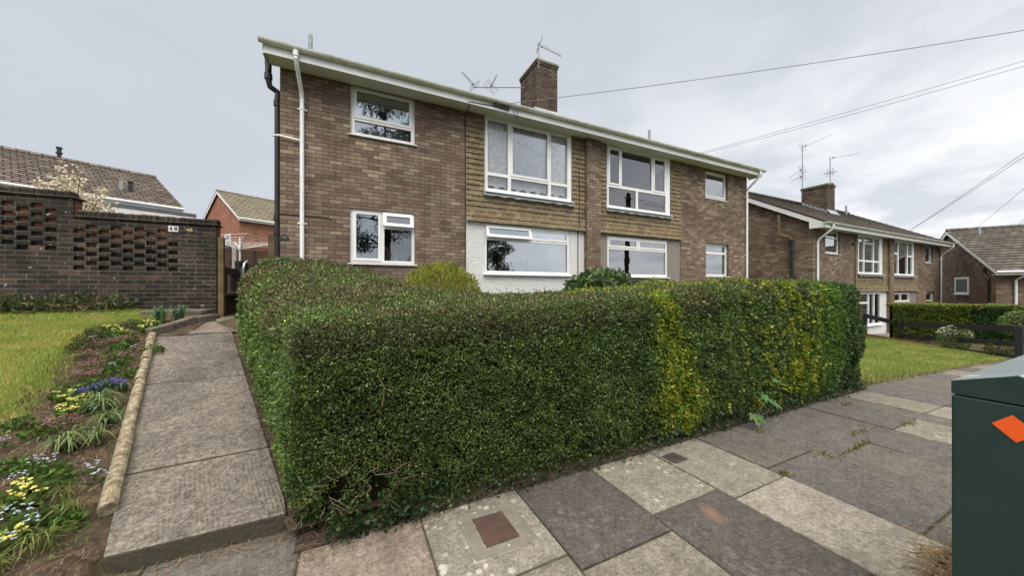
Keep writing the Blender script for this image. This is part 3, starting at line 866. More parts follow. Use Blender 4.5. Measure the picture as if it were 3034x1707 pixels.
W_, D_ = 14.04, 8.0
PITCH = .577
def semi(loc, name, label, brick, cfg, gable_extras=False):
    h = empty(name, loc)
    tag(h, label, 'house')
    zb = -1.2
    win = cfg['win']
    def hole(k): w = win[k]; return (w['x0'], w['x1'], w['z0'], w['z1'])
    # masonry
    m = MB()
    m.plate(0, 3.49, zb, 4.62, 0, .25, [hole('TL'), hole('LL')])
    m.plate(10.54, W_, zb, 4.62, 0, .25, [hole('TR'), hole('LR')])
    ze = 4.58; zr = ze + PITCH * 4.0 - .02
    for x, fl in ((0, True), (W_, False)):
        rl_ = lambda y: 4.70 + PITCH * (y + .46) - .03
        p = [(x, .25, zb), (x, .25, rl_(.25)), (x, 4.0, rl_(4.0)), (x, 8.0, rl_(.0)), (x, 8.0, zb)]
        m.face(p if fl else p[::-1])
        p = [(x, .002, 4.621), (x, .002, rl_(.0)), (x, .25, rl_(.25)), (x, .25, 4.621)]
        m.face(p if fl else p[::-1])
    m.face([(W_, 8., zb), (0, 8., zb), (0, 8., ze), (W_, 8., ze)])
    m.build('brick_wall', brick, h)
    m = MB(); m.box(6.79, 7.25, -.115, .2, zb, 4.60); m.build('brick_pier', brick, h)
    m = MB()
    m.plate(3.49, 6.79, 2.10, 4.62, .012, .2, [hole('UL')])
    m.plate(7.25, 10.54, 2.10, 4.62, .012, .2, [hole('UR')])
    m.build('backing_board', 'soffit', h)
    for (a, b, k) in ((3.492, 6.788, 'UL'), (7.252, 10.538, 'UR')):
        m = tile_strips(MB(), a, b, 2.08, 4.58, [(win[k]['x0'] - .03, win[k]['x1'] + .03, win[k]['z0'] - .10, 5)])
        m.build('tile_cladding', 'tilehang', h)
    for (a, b, k, mt) in ((3.49, 6.79, 'BL', 'render_white'), (7.25, 10.54, 'BR', cfg.get('render', 'render_grey'))):
        m = MB(); m.plate(a, b, zb, 2.10, .015, .25, [hole(k)]); m.build('rendered_panel', mt, h)
    m = MB(); m.box(.01, W_ - .01, .27, 7.98, 2.2, 2.4); m.box(.01, W_ - .01, .27, 7.98, -.15, -.02); m.build('floor_slab', 'inner', h)
    m = MB(); m.box(.05, W_ - .05, 3.2, 3.3, -.02, 2.2); m.box(.05, W_ - .05, 3.2, 3.3, 2.4, 4.5)
    for x in (3.4, 6.9, 10.5):
        m.box(x, x + .1, .27, 3.2, -.02, 2.2); m.box(x, x + .1, .27, 3.2, 2.4, 4.5)
    m.build('inner_wall', 'inner', h)
    m = MB(); m.box(.02, W_ - .02, .26, 7.98, 4.50, 4.55); m.build('ceiling_board', 'inner', h)
    # roof
    zt = 4.70
    m = MB()
    roof_slope(m, -.20, W_ + .20, -.46, zt, 4.0, zt + PITCH * 4.46)
    roof_slope(m, -.20, W_ + .20, 8.46, zt, 4.0, zt + PITCH * 4.46)
    m.face([(-.2, -.46, zt - .004), (-.2, 4, zt + PITCH * 4.46 - .004), (W_ + .2, 4, zt + PITCH * 4.46 - .004), (W_ + .2, -.46, zt - .004)])
    rf = m.build('roof', 'roof', h)
    m = MB()
    x = -.2
    while x < W_ + .15:
        zz = zt + PITCH * 4.46
        pts = [(x, 4 - .13, zz - .02), (x, 4 - .09, zz + .06), (x, 4, zz + .10), (x, 4 + .09, zz + .06), (x, 4 + .13, zz - .02)]
        m.prism(pts, (.444, 0, 0)); x += .45
    m.build('ridge_tiles', 'roof', rf)
    # eaves
    m = MB(); m.box(-.16, W_ + .16, -.425, -.40, 4.50, 4.68); m.build('fascia', 'pvc', h)
    m = MB(); m.box(-.15, W_ + .15, -.40, .0, 4.545, 4.56); m.build('soffit', 'soffit', h)
    def barge(xa, xb):
        m = MB()
        lo, hi = .22, .03
        a = (xa, -.40, zt + PITCH * .06 - .02); 
        for y0, y1, s in ((.05, 4.0, 1), (4.0, 8.4, -1)):
            z0 = zt + PITCH * (y0 + .46 if s > 0 else 8.46 - y0) - .01; z1 = zt + PITCH * (y1 + .46 if s > 0 else 8.46 - y1) - .01
            m.prism([(xa, y0, z0 - lo), (xa, y1, z1 - lo), (xa, y1, z1 - hi), (xa, y0, z0 - hi)], (xb - xa, 0, 0))
        m.prism([(xa, -.40, 4.50), (xa, .048, 4.50), (xa, .048, zt + PITCH * .51 - .04), (xa, -.40, zt + PITCH * .06 - .04)], (xb - xa, 0, 0))
        m.build('bargeboard', 'pvc', h)
    barge(-.185, -.165); barge(W_ + .165, W_ + .185)
    gu = MB()
    n = 10; xs = [-.22, W_ + .22]
    prof = [(-.475 + .062 * math.cos(t), 4.70 + .062 * math.sin(t) - .012) for t in np.linspace(0, -math.pi, n)]
    pin = [(-.475 + .056 * math.cos(t), 4.70 + .056 * math.sin(t) - .012) for t in np.linspace(-math.pi, 0, n)]
    gu.prism([(xs[0], y, z) for y, z in prof + pin], (xs[1] - xs[0], 0, 0))
    for x in xs: gu.prism([(x - .004, y, z) for y, z in prof], (.008, 0, 0))
    go = gu.build('gutter', 'gutter', h)
    for x in np.arange(.5, W_, .93):
        bk = MB()
        bp = [(-.475 + .068 * math.cos(t), 4.70 + .068 * math.sin(t) - .012) for t in np.linspace(0, -math.pi, n)]
        w = .09 if (int(x / .93) % 3 == 1) else .022
        bk.prism([(x, y, z) for y, z in bp], (w, 0, 0))
        bk.build('gutter_bracket', 'gutter', go)
    # rainwater pipes
    for x, gx_ in cfg['down']:
        m = MB()
        m.tube([(gx_, -.475, 4.66), (gx_, -.475, 4.50), (lerp(gx_, x, .15), -.42, 4.42), (lerp(gx_, x, .9), -.10, 4.12), (x, -.055, 4.02), (x, -.055, zb)], .036, 10)
        for z in (3.85, 1.75, .2):
            m.tube([(x, -.055, z - .03), (x, -.055, z + .03)], .042, 10); m.box(x - .075, x + .075, -.022, -.003, z - .014, z + .014)
        m.tube([(gx_, -.475, 4.54), (gx_, -.475, 4.63)], .046, 10)
        m.build('rainwater_pipe', 'pvc', h, smooth=False)
    # chimney
    cx0, cx1, cy0, cy1, ct = 6.54, 7.32, 2.1, 3.25, cfg.get('chim_top', 7.93)
    m = MB(); m.box(cx0, cx1, cy0, cy1, 5.4, ct - .16)
    m.box(cx0 - .022, cx1 + .022, cy0 - .022, cy1 + .022, ct - .157, ct - .08)
    ch = m.build('chimney', 'brick_chim', h, bevel=.006)
    m = MB(); m.box(cx0 - .045, cx1 + .045, cy0 - .045, cy1 + .045, ct - .077, ct - .02)
    m.prism([(cx0 - .03, cy0 - .03, ct - .017), (cx1 + .03, cy0 - .03, ct - .017), (cx1 + .03, cy1 + .03, ct - .017), (cx0 - .03, cy1 + .03, ct - .017)], (0, 0, .03))
    if cfg.get('caplumps'):
        for (yy, r) in ((2.25, .2), (2.95, .17)):
            m.lathe(((cx0 + cx1) / 2, yy, ct), [(r * 1.3, 0), (r * 1.1, .07), (r * .5, .10)], 12)
    m.build('chimney_cap', 'moss', ch, bevel=.012)
    m = MB()
    rz = lambda y: zt + PITCH * (y + .46)
    m.prism([(cx0 - .10, cy0 - .005, rz(cy0) + .19), (cx0 - .10, cy0 - .18, rz(cy0 - .18) + .035), (cx0 - .10, cy0 - .16, rz(cy0 - .16) + .02), (cx0 - .10, cy0 + .004, rz(cy0) + .17)], (cx1 - cx0 + .2, 0, 0))
    st = 7
    for sx, xx in ((-1, cx0 - .014), (1, cx1 + .004)):
        for i in range(st):
            ya, yb = cy0 + (cy1 - cy0) * i / st, cy0 + (cy1 - cy0) * (i + .86) / st
            zz = rz(ya) + .17 + random.uniform(-.02, .02)
            m.prism([(xx, ya, rz(ya) - .02), (xx, yb, rz(yb) - .02), (xx, yb, zz + .02), (xx, ya, zz)], (.010, 0, 0))
        m.box(xx - (.12 if sx < 0 else -.011), xx - (.001 if sx < 0 else -.13), cy0 - .02, cy0 + .09, rz(cy0) - .06, rz(cy0) + .05)
    m.build('chimney_flashing', 'lead', ch)
    for (x, y) in cfg['vents']:
        z = rz(y)
        m = MB(); m.tube([(x, y, z - .1), (x, y, z + .54)], .055, 12); m.build('vent_pipe', 'lead', rf, smooth=False)
    # windows
    for k, w in win.items():
        window(h, w['x0'], w['x1'], w['z0'], w['z1'], w.get('y', .06), w['panes'], w.get('sash', ()), w.get('vent', ()), w.get('sill', True), w.get('net', ()), w.get('drape', ()), w.get('glass', 'glass'), lead=w.get('lead', False), label=w.get('label'), xsill=w.get('xsill', .04))
    return h

i_ = .05
W1 = {
 'TL': dict(x0=1.15, x1=2.37, z0=3.58, z1=4.545, y=.05, panes=[(1.22, 2.30, 3.64, 3.88), (1.22, 2.30, 3.94, 4.50)], sash=(1,), net=[(1.2, 2.32, 3.60, 4.30, 0)], glass='glass'),
 'LL': dict(x0=1.14, x1=2.37, z0=1.06, z1=2.13, y=.05, panes=[(1.21, 1.69, 1.12, 2.07), (1.77, 2.31, 1.12, 1.77), (1.77, 2.31, 1.83, 2.07)], sash=(0,), vent=(2,), glass='glass_dark'),
 'UL': dict(x0=3.95, x1=6.34, z0=2.80, z1=4.545, y=-.03, panes=[(4.0, 4.52, 3.25, 4.46), (4.60, 5.64, 3.25, 4.46), (5.72, 6.22, 3.25, 4.46), (4.0, 4.52, 2.88, 3.18), (4.60, 5.64, 2.88, 3.18), (5.72, 6.22, 2.88, 3.18)], sash=(1,), sill=True, glass='glass_net', net=[(4.0, 6.25, 3.2, 4.5, 0), (4.0, 6.25, 2.90, 3.24, .08)], lead=True),
 'BL': dict(x0=3.95, x1=6.31, z0=.90, z1=2.06, y=.03, panes=[(4.0, 5.12, 1.76, 2.0), (5.18, 6.26, 1.76, 2.0), (4.0, 6.26, .97, 1.69)], sash=(1,), vent=(0,), drape=[(3.98, 4.22, .9, 2.03), (5.72, 6.26, .9, 2.03)], xsill=.05),
 'UR': dict(x0=7.55, x1=10.03, z0=2.80, z1=4.545, y=-.03, panes=[(7.60, 8.0, 3.46, 4.46), (8.08, 9.25, 3.46, 4.46), (9.33, 9.82, 3.46, 4.46), (7.60, 8.62, 2.87, 3.38), (8.70, 9.84, 2.87, 3.38)], sash=(0, 2), glass='glass_mid', drape=[(7.6, 9.85, 2.85, 3.40), (9.42, 9.85, 3.42, 4.5), (7.58, 7.75, 3.42, 4.5)], lead=True),
 'BR': dict(x0=7.59, x1=9.97, z0=.90, z1=2.02, y=.03, panes=[(7.65, 8.72, 1.73, 1.96), (8.79, 9.91, 1.73, 1.96), (7.65, 9.91, .97, 1.66)], sash=(0, 1), drape=[(9.2, 9.95, .9, 1.7), (7.6, 7.75, .9, 2.0)]),
 'TR': dict(x0=11.75, x1=12.94, z0=3.58, z1=4.50, y=.08, panes=[(11.83, 12.86, 3.66, 4.43)], sash=(0,), drape=[(12.5, 12.9, 3.6, 4.45)]),
 'LR': dict(x0=11.78, x1=12.99, z0=.97, z1=2.07, y=.08, panes=[(11.85, 12.92, 1.04, 1.72), (11.85, 12.92, 1.79, 2.0)], sash=(), drape=[(12.5, 12.95, 1.0, 1.75)]),
}
H1 = semi((-1.12, 7.3, 1.05), 'semi_detached_house', 'large brown brick pair of flats directly behind the big hedge, net curtains upstairs', 'brick',
          dict(win=W1, down=[(.345, .30), (14.04 - .09, 14.04 - .06)], vents=[(.19, 3.2), (12.73, 3.2)]))
# small fixings on the near house
m = MB()
m.tube([(-.19, .10, 4.85), (-.19, .10, 4.32), (-.17, .13, 4.22), (-.06, .16, 4.16), (-.06, .16, 4.05), (-.06, .16, -1.0)], .05, 10)
for z in (3.95, 1.85, 1.60, .75): m.tube([(-.06, .16, z - .05), (-.06, .16, z + .05)], .064, 10)
m.tube([(-.19, .10, 4.33), (-.19, .10, 4.43)], .062, 10)
m.tube([(-.19, .10, 4.60), (-.19, .10, 4.95)], .055, 10)
m.build('soil_pipe', 'blackpipe', H1)
m = MB(); m.tube([(-.10, .02, 3.30), (-.02, -.06, 3.29), (.31, -.055, 3.26)], .02, 8); m.build('overflow_pipe', 'pvc', H1)
m = MB(); m.tube([(0.0, -.008, 1.90), (.4, -.008, 1.90), (.62, -.008, 1.90), (.75, -.008, 1.895), (.83, -.008, 1.86)], .008, 6)
m.build('wall_cable', 'cable', H1); m = MB(); m.tube([(3.47, -.012, 4.45), (3.475, -.012, 2.5), (3.47, -.012, .2)], .010, 6)
m.tube([(3.40, -.41, 4.56), (3.47, -.3, 4.53), (3.47, -.012, 4.45)], .008, 6)
m.build('wall_cable', 'cable', H1); m = MB(); m.tube([(4.35, -.44, 4.63), (4.0, -.44, 4.57), (3.40, -.43, 4.53)], .007, 6)
m.build('wall_cable', 'cable', H1); m = MB(); m.tube([(4.45, -.44, 4.60), (4.52, -.46, 4.40), (4.57, -.45, 4.42), (4.55, -.44, 4.62)], .007, 6)
m.build('wall_cable', 'cable', H1)
m = MB(); m.obox((3.98, -.45, 4.60), (4.36, -.45, 4.585), .05, .06); m.build('junction_box', 'cable', H1)
m = MB(); m.box(6.40, 6.46, -.05, -.03, -.2, 2.0)
m = MB(); m.tube([(6.60, -.01, 4.5), (6.60, -.04, 3.0), (6.58, -.05, 2.2), (6.58, .0, 2.0), (6.58, .0, .3)], .011, 6); m.build('wall_cable', 'cable' , H1)

H2off = (16.13, 6.7, -.60)
W2 = {
 'TL': dict(x0=.95, x1=2.15, z0=3.62, z1=4.53, y=.06, panes=[(1.02, 2.08, 3.69, 4.24), (1.02, 2.08, 4.29, 4.48)], drape=[(1., 2.1, 3.66, 4.28)]),
 'LL': dict(x0=.95, x1=2.15, z0=1.0, z1=2.1, y=.06, panes=[(1.02, 2.08, 1.07, 1.75), (1.02, 2.08, 1.82, 2.04)]),
 'UL': dict(x0=3.72, x1=6.18, z0=2.86, z1=4.54, y=-.03, panes=[(3.8, 4.25, 3.46, 4.46), (4.33, 5.22, 3.46, 4.18), (4.33, 5.22, 4.24, 4.46), (5.30, 5.86, 3.46, 4.46), (3.8, 4.25, 2.93, 3.38), (4.33, 5.22, 2.93, 3.38), (5.30, 5.86, 2.93, 3.38)], net=[(3.8, 5.9, 2.9, 3.42, 0)], lead=True),
 'BL': dict(x0=3.92, x1=6.2, z0=.55, z1=2.02, y=.03, panes=[(4.0, 4.9, 1.6, 1.95), (4.0, 4.9, .62, 1.52), (5.0, 5.45, .62, 1.95), (5.55, 6.12, .62, 1.95)], drape=[(4.0, 5.4, .6, 1.9)]),
 'UR': dict(x0=7.45, x1=10.0, z0=2.86, z1=4.54, y=-.03, panes=[(7.52, 7.95, 2.93, 3.85), (7.52, 7.95, 3.95, 4.46), (8.08, 9.1, 2.93, 4.46), (9.22, 9.75, 2.93, 3.78), (9.22, 9.75, 3.88, 4.46)], lead=True),
 'BR': dict(x0=7.45, x1=9.62, z0=.8, z1=1.98, y=.03, panes=[(7.53, 8.5, 1.62, 1.92), (8.58, 9.55, 1.62, 1.92), (7.53, 9.55, .87, 1.52)]),
 'TR': dict(x0=11.75, x1=12.85, z0=3.6, z1=4.5, y=.08, panes=[(11.83, 12.77, 3.68, 4.44)], glass='glass_dark'),
 'LR': dict(x0=11.85, x1=13.1, z0=.9, z1=2.02, y=.08, panes=[(11.93, 13.02, .97, 1.5), (11.93, 13.02, 1.58, 1.95)], glass='glass_dark'),
}
H2 = semi(H2off, 'semi_detached_house', 'lower brown brick pair of flats past the hedge end, showing its gable', 'brick_h2',
          dict(win=W2, down=[(.22, .32), (13.9, 13.9)], vents=[(11.7, 3.2)], caplumps=True, render='render_grey', chim_top=7.75))
m = MB()
m.tube([(-.24, 1.05, 5.22), (-.24, 1.05, 4.42)], .055, 10)
m.tube([(-.24, 1.05, 4.44), (-.22, .98, 4.35), (-.10, .72, 4.27), (-.08, .66, 4.12)], .045, 10)
m.build('soil_pipe', 'timber', H2)
m = MB(); m.tube([(-.08, .66, 4.14), (-.08, .66, -1.0)], .055, 10)
m.tube([(-.08, .66, 4.05), (-.08, .66, 4.16)], .07, 10)
m.lathe((-.12, .78, 1.35), [(.05, 0), (.14, .1), (.14, .4), (.06, .5)], 10)
m.build('soil_pipe', 'blackpipe', H2)
m = MB()
for z in (3.55, 1.75): m.box(-.012, .0, 2.35, 2.60, z, z + .16)
m.box(-.012, 0., .35, .5, 2.5, 2.62)
m.build('air_brick', 'terracotta', H2)
m = MB(); m.box(3.25, 3.33, -.07, -.002, 4.05, 4.16); m.build('wall_lamp', 'cable', H2)

# ------------------------------------------------------------------ aerials
def yagi(mb, base, d, up, L, n=14, w=.16, refl=True, r=.008, el=.005):
    base = Vector(base); d = Vector(d).normalized(); up = Vector(up)
    up = (up - d * up.dot(d)).normalized(); s = d.cross(up)
    mb.tube([base - d * .08, base + d * L], r, 6)
    for k in range(n):
        p = base + d * (L * (.22 + .78 * k / (n - 1))); ww = w * (1 - .35 * k / n)
        mb.tube([p - s * ww / 2 + up * .012, p + s * ww / 2 + up * .012], el, 4)
    mb.obox(base + d * L * .12 - up * .02, base + d * L * .12 + up * .05, .06, .05)
    if refl:
        for q in (-1, 1):
            for t in (.05, .13, .21):
                p = base + up * (q * t) - d * .02 * t
                mb.tube([p - s * .17, p + s * .17], el, 4)
            for e in (-.17, .17):
                mb.tube([base + s * e * .6 + up * q * .03, base + s * e * .6 + up * q * .22 - d * .0], el, 4)
    return mb
def aerial(name, loc, label, pole, yagis, group='television aerials on the chimneys'):
    t = empty(name, loc); tag(t, label, 'aerial', group)
    mb = MB(); mb.tube(pole, .016, 8); mb.build('mast', 'metal', t)
    for y in yagis:
        yagi(MB(), *y[0], **y[1]).build('antenna', 'metal', t)
    return t
c1 = (-1.12 + 6.54, 7.3 + 2.1, 1.05 + 7.93)
aerial('tv_aerial', (c1[0] + .03, c1[1] - .06, c1[2] - .35), 'short aerial on top of the near chimney, pointing down to the right', [(0, 0, 0), (0, 0, .82)],
       [(((0.02, 0, .75), (.93, -.3, -.38), (0, 0, 1), .78), dict(n=13, w=.16))])
bx_, by_, bz_ = c1[0], c1[1] + .85, c1[2] - .47
dl = Vector((-.9, .434, 0))
aerial('tv_aerial', (bx_, by_, bz_), 'pair of aerials on a long pole sticking out sideways from the near chimney', [(0.02, 0, 0), tuple(dl * 1.78)],
       [((tuple(dl * 1.72 + Vector((0, 0, .05))), (-.75, .3, .85), (.6, 0, .6), .62), dict(n=12, w=.17)), ((tuple(dl * 1.15), (.50, .45, .95), (-.6, 0, .5), .80), dict(n=8, w=.18))])
c2 = (H2off[0] + 6.54, H2off[1] + 2.1, H2off[2] + 7.75)
rt = Vector((.9, -.434, 0))
aerial('tv_aerial', (c2[0] - .12, c2[1] + 1.05, c2[2] - .7), 'taller aerial mast with three antennas on the left side of the far chimney', [(0, 0, 0), (0, 0, 3.05)],
       [(((0, 0, 2.95), (.85, -.40, .42), (0, 0, 1), 1.75), dict(n=10, w=.1)), (((0, 0, 1.75), (-.8, .2, -.5), (0, 0, 1), 1.0), dict(n=6, w=.12)), (((0, 0, 1.35), (-.75, .2, -.33), (0, 0, 1), .75), dict(n=6, w=.12))])
aerial('tv_aerial', (c2[0] + .92, c2[1] + .25, c2[2] - .95), 'aerial mast with a grid antenna on the right side of the far chimney', [(0, 0, 0), (0, 0, 2.55)],
       [(((0, 0, 2.5), (.88, -.42, .16), (0, 0, 1), 1.6), dict(n=6, w=.08, refl=False)), (((0, 0, 1.75), (-.6, -.2, -.35), (0, 0, 1), .35), dict(n=5, w=.6, refl=True))])

# ------------------------------------------------------------------ other houses
def gable_house(name, label, loc, rz, L, Dp, zg, ze, pitch, brick, roofm, wins=(), gwins=(), over=.35, hip=False, gutter_pipe=None, extras=None):
    h = empty(name, loc, rz); tag(h, label, 'house')
    yr = Dp / 2; zr = ze + pitch * yr
    x0, x1 = L
    m = MB()
    m.plate(x0, x1, zg, ze, 0, .2, [w[:4] for w in wins])
    for x, fl in ((x0, True), (x1, False)):
        p = [(x, .2, zg), (x, .2, ze + pitch * .2), (x, yr, zr), (x, Dp, ze), (x, Dp, zg)]
        m.face(p if fl else p[::-1])
    m.face([(x1, Dp, zg), (x0, Dp, zg), (x0, Dp, ze), (x1, Dp, ze)])
    m.build('brick_wall', brick, h)
    m = MB(); z0 = ze - pitch * over + .12
    roof_slope(m, x0 - .15, x1 + .15, -over, z0, yr, zr + .12, lift=.04)
    roof_slope(m, x0 - .15, x1 + .15, Dp + over, z0, yr, zr + .12, lift=.04)
    rf = m.build('roof', roofm, h)
    m = MB(); m.prism([(x0 - .15, yr - .14, zr + .11), (x0 - .15, yr, zr + .23), (x0 - .15, yr + .14, zr + .11)], (x1 - x0 + .3, 0, 0)); m.build('ridge_tiles', roofm, rf)
    m = MB()
    m.box(x0 - .14, x1 + .14, -over + .03, -over + .05, z0 - .20, z0 - .01)
    m.box(x0 - .13, x1 + .13, -over + .052, -.002, z0 - .19, z0 - .17)
    m.build('fascia', 'pvc', h)
    for xa in (x0 - .14, x1 + .115):
        m = MB()
        for ya, yb, za, zb2 in ((-over + .06, yr, z0 + pitch * .06, zr + .10), (yr, Dp + over, zr + .10, z0)):
            m.prism([(xa, ya, za - .21), (xa, yb, zb2 - .21), (xa, yb, zb2 - .02), (xa, ya, za - .02)], (.025, 0, 0))
        m.build('bargeboard', 'pvc', h)
    m = MB(); m.tube([(x0 - .16, -over - .03, z0 - .05), (x1 + .16, -over - .03, z0 - .05)], .055, 8); m.build('gutter', 'pvc', h)
    for w in wins:
        window(h, *w[:4], .06, [tuple(p) for p in w[4]], net=[], sash=())
    for (ya, yb, za, zb2, panes, gl) in gwins:
        wp = empty('w', (0, 0, 0)); bpy.data.objects.remove(wp)
        mb = MB(); mb.plate(ya, yb, za, zb2, 0, .05, panes)
        f = mb.build('window', 'pvc', h, bevel=.006)
        f.rotation_euler = (0, 0, -math.pi / 2); f.location = (x0 - .03, 0, 0)
        f.scale = (-1, 1, 1) if False else (1, 1, 1)
        g = MB()
        for (a, b, c, d) in panes: g.box(a, b, .02, .03, c, d)
        g.build('glass', gl, f)
        s = MB(); s.box(ya - .04, yb + .04, -.05, .02, za - .04, za - .002); s.build('sill', 'pvc', f)
    m = MB(); m.box(x0 + .02, x1 - .02, .25, Dp - .05, ze - .1, ze - .05); m.build('ceiling_board', 'inner', h)
    return h

# long bungalow up the hill, seen over the garden wall
H4 = gable_house('bungalow', 'long brown tiled roof with a flat roofed front, behind the openwork garden wall', (-6.6, 19.1, 0), R(31), (-15, 0), 8.4, 2.0, 5.05, .46, 'brick_red', 'roof_brown', over=.4)
m = MB(); m.box(-3.0, -.22, -2.9, -.05, 2.0, 4.16); m.build('front_extension', 'brick_red', H4)
m = MB(); m.box(-3.1, -.14, -3.05, -2.92, 4.02, 4.24); m.box(-.135, -.11, -3.0, -.06, 4.02, 4.24); m.build('extension_fascia', 'pvc', H4)
m = MB(); m.box(-3.1, -.10, -3.06, -.06, 4.245, 4.37); m.build('extension_roof', 'flatroof', H4)
m = MB(); m.tube([(-2.72, 4.2, 6.9), (-2.72, 4.2, 7.60)], .065, 10); m.tube([(-2.72, 4.2, 7.34), (-2.72, 4.2, 7.40)], .10, 10); m.tube([(-2.72, 4.2, 7.54), (-2.72, 4.2, 7.62)], .09, 10); m.build('flue_pipe', 'blackpipe', H4)
m = MB(); m.tube([(-1.18, .8, 5.2), (-1.18, .8, 5.98)], .065, 10); m.tube([(-1.18, .8, 5.9), (-1.18, .8, 5.98)], .085, 10); m.build('flue_pipe', 'blackpipe', H4)
m = MB(); m.box(-1.48, -1.40, .75, .9, 5.25, 5.98); m.build('flue_pipe', 'lead', H4)

H5 = gable_house('gabled_house', 'orange brick house with a white edged gable and pale tan roof', (-6.8, 29.2, 0), R(31), (0, 11), 8.0, 1.2, 6.55, .58, 'brick_orange', 'roof_tan', over=.35,
    wins=[(3.1, 6.0, 5.2, 6.35, [(3.2, 4.5, 5.3, 6.25), (4.6, 5.9, 5.3, 6.25)])],
    gwins=[(-2.75, -1.6, 4.1, 5.55, [(-2.65, -1.7, 4.2, 5.05), (-2.65, -1.7, 5.13, 5.45)], 'glass')])

g3 = (27.85, 4.5, 0)
H3 = gable_house('gabled_house', 'brown brick house at far right edge turned to face the road, white framed gable window', g3, R(-59), (0, 12), 8.2, -3.2, 2.55, .56, 'brick_h2', 'roof', over=.42,
    wins=[(2.6, 4.2, .6, 2.0, [(2.7, 4.1, .7, 1.9)])],
    gwins=[(-3.55, -2.2, 1.30, 2.22, [(-3.43, -2.32, 1.40, 2.12)], 'frosted')])
m = MB(); m.tube([(-.06, .75, 2.6), (-.06, .75, 2.35), (-.05, .5, 2.1), (-.05, .45, 2.0), (-.05, .45, -2.8)], .05, 8); m.build('soil_pipe', 'blackpipe', H3)
m = MB(); m.tube([(.75, -.42, 2.32), (.7, -.3, 2.2), (.55, -.06, 2.0), (.55, -.06, -2.8)], .045, 8); m.build('rainwater_pipe', 'pvc', H3)
m = MB(); m.tube([(.75, 3.3, 4.2), (.75, 3.3, 4.95)], .07, 8); m.build('vent_pipe', 'lead', H3)

# ------------------------------------------------------------------ openwork garden wall
YW = 8.1
gw = empty('garden_wall', (-3.2, YW, 1.0))
tag(gw, 'dark sooty brick garden wall with openwork holes and a stepped top', 'wall')
def gwl(x): return x + 3.2
holesR = []; holesL = []
cw = .122
for k, x in enumerate([-4.0, -3.857, -3.712, -3.567, -3.422, -3.277, -3.132, -2.987, -2.842]):
    for j in range(5):
        z = (2.625 - .15 * j) if k % 2 else (2.55 - .15 * j)
        if k == 8 and j == 0: continue
        holesR.append((gwl(x) - cw / 2, gwl(x) + cw / 2, z - 1.0 - .037, z - 1.0 + .037))
for k, x in enumerate([-5.65, -5.5, -5.35, -5.2, -5.05, -4.905, -4.76, -4.61, -4.46, -4.31]):
    for j in range(5):
        z = (2.85 - .15 * j) if k % 2 else (2.925 - .15 * j)
        holesL.append((gwl(x) - cw / 2, gwl(x) + cw / 2, z - 1.0 - .037, z - 1.0 + .037))
mb = MB()
mb.plate(gwl(-4.065), gwl(-2.235), -.3, 1.77, 0, .05, holesR)
mb.plate(gwl(-12), gwl(-4.065), -.3, 2.075, 0, .05, holesL)
mb.build('brick_face', 'brick_wall', gw)
mb = MB(); mb.plate(gwl(-4.065), gwl(-2.235), 1.43, 1.768, .052, .22); mb.plate(gwl(-12), gwl(-4.065), 1.60, 2.073, .052, .22)
mb.build('rear_face', 'brick_red', gw)
mb = MB(); mb.plate(gwl(-4.065), gwl(-2.235), -.3, 1.43, .052, .22); mb.plate(gwl(-12), gwl(-4.065), -.3, 1.60, .052, .22)
mb.build('rear_face', 'brick_wall', gw)
mb = MB()
mb.box(gwl(-4.06), gwl(-2.205), -.035, .255, 1.772, 1.80); mb.box(gwl(-12), gwl(-4.03), -.035, .255, 2.077, 2.105)
x = gwl(-4.03)
def edge_bricks(xa, xb, z0):
    x = xa
    while x < xb - .05:
        h = random.uniform(.085, .10)
        mb.prism([(x, -.012 + random.uniform(-.006, .006), z0), (x, -.012, z0 + h * .8), (x, .03, z0 + h), (x, .19, z0 + h), (x, .232, z0 + h * .8), (x, .232, z0)], (.068, 0, 0)); x += .075
edge_bricks(gwl(-4.02), gwl(-2.235), 1.803); edge_bricks(gwl(-8), gwl(-4.06), 2.108)
mb.build('coping', 'brick_wall', gw, bevel=.008)

def sign(name, label, loc, body, mat, numm, size, shape, sx=1.):
    t = empty(name, loc); tag(t, label, 'sign')
    if shape: shape(t, mat)
    text(body, size, numm, t, (0, -.010, 0), sx=sx)
    return t
def plate_shape(w, h):
    def f(t, mat): MB().box(-w / 2, w / 2, -.008, .0, -h / 2, h / 2).build('plate', mat, t, bevel=.002)
    return f
def arch_shape(t, mat):
    pts = [(-.078, -.01, -.06), (.078, -.01, -.06), (.078, -.01, -.02)]
    for a in np.linspace(0, math.pi, 12): pts.append((.06 * math.cos(a), -.01, -.005 + .062 * math.sin(a)))
    pts.append((-.078, -.01, -.02))
    MB().prism(pts, (0, .009, 0)).build('plaque', mat, t)
sign('house_number_sign', 'white rectangular plate reading 4 8 in black, on the dark wall', (-2.835, YW - .002, 2.672), '4 8', 'plate_white', 'ink', .085, plate_shape(.135, .105))
t = empty('house_number', (-2.62, YW - .001, 2.665)); tag(t, 'small brass figures 48 fixed straight to the dark wall', 'number')
text('48', .085, 'gold', t, (0, -.004, 0), ext=.004, sx=1.15)
sign('house_number_sign', 'black arched plaque numbered 46 beside the black pipe', (-1.12 + .068, 7.3 - .002, 2.53), '46', 'slate', 'greyink', .078, arch_shape)

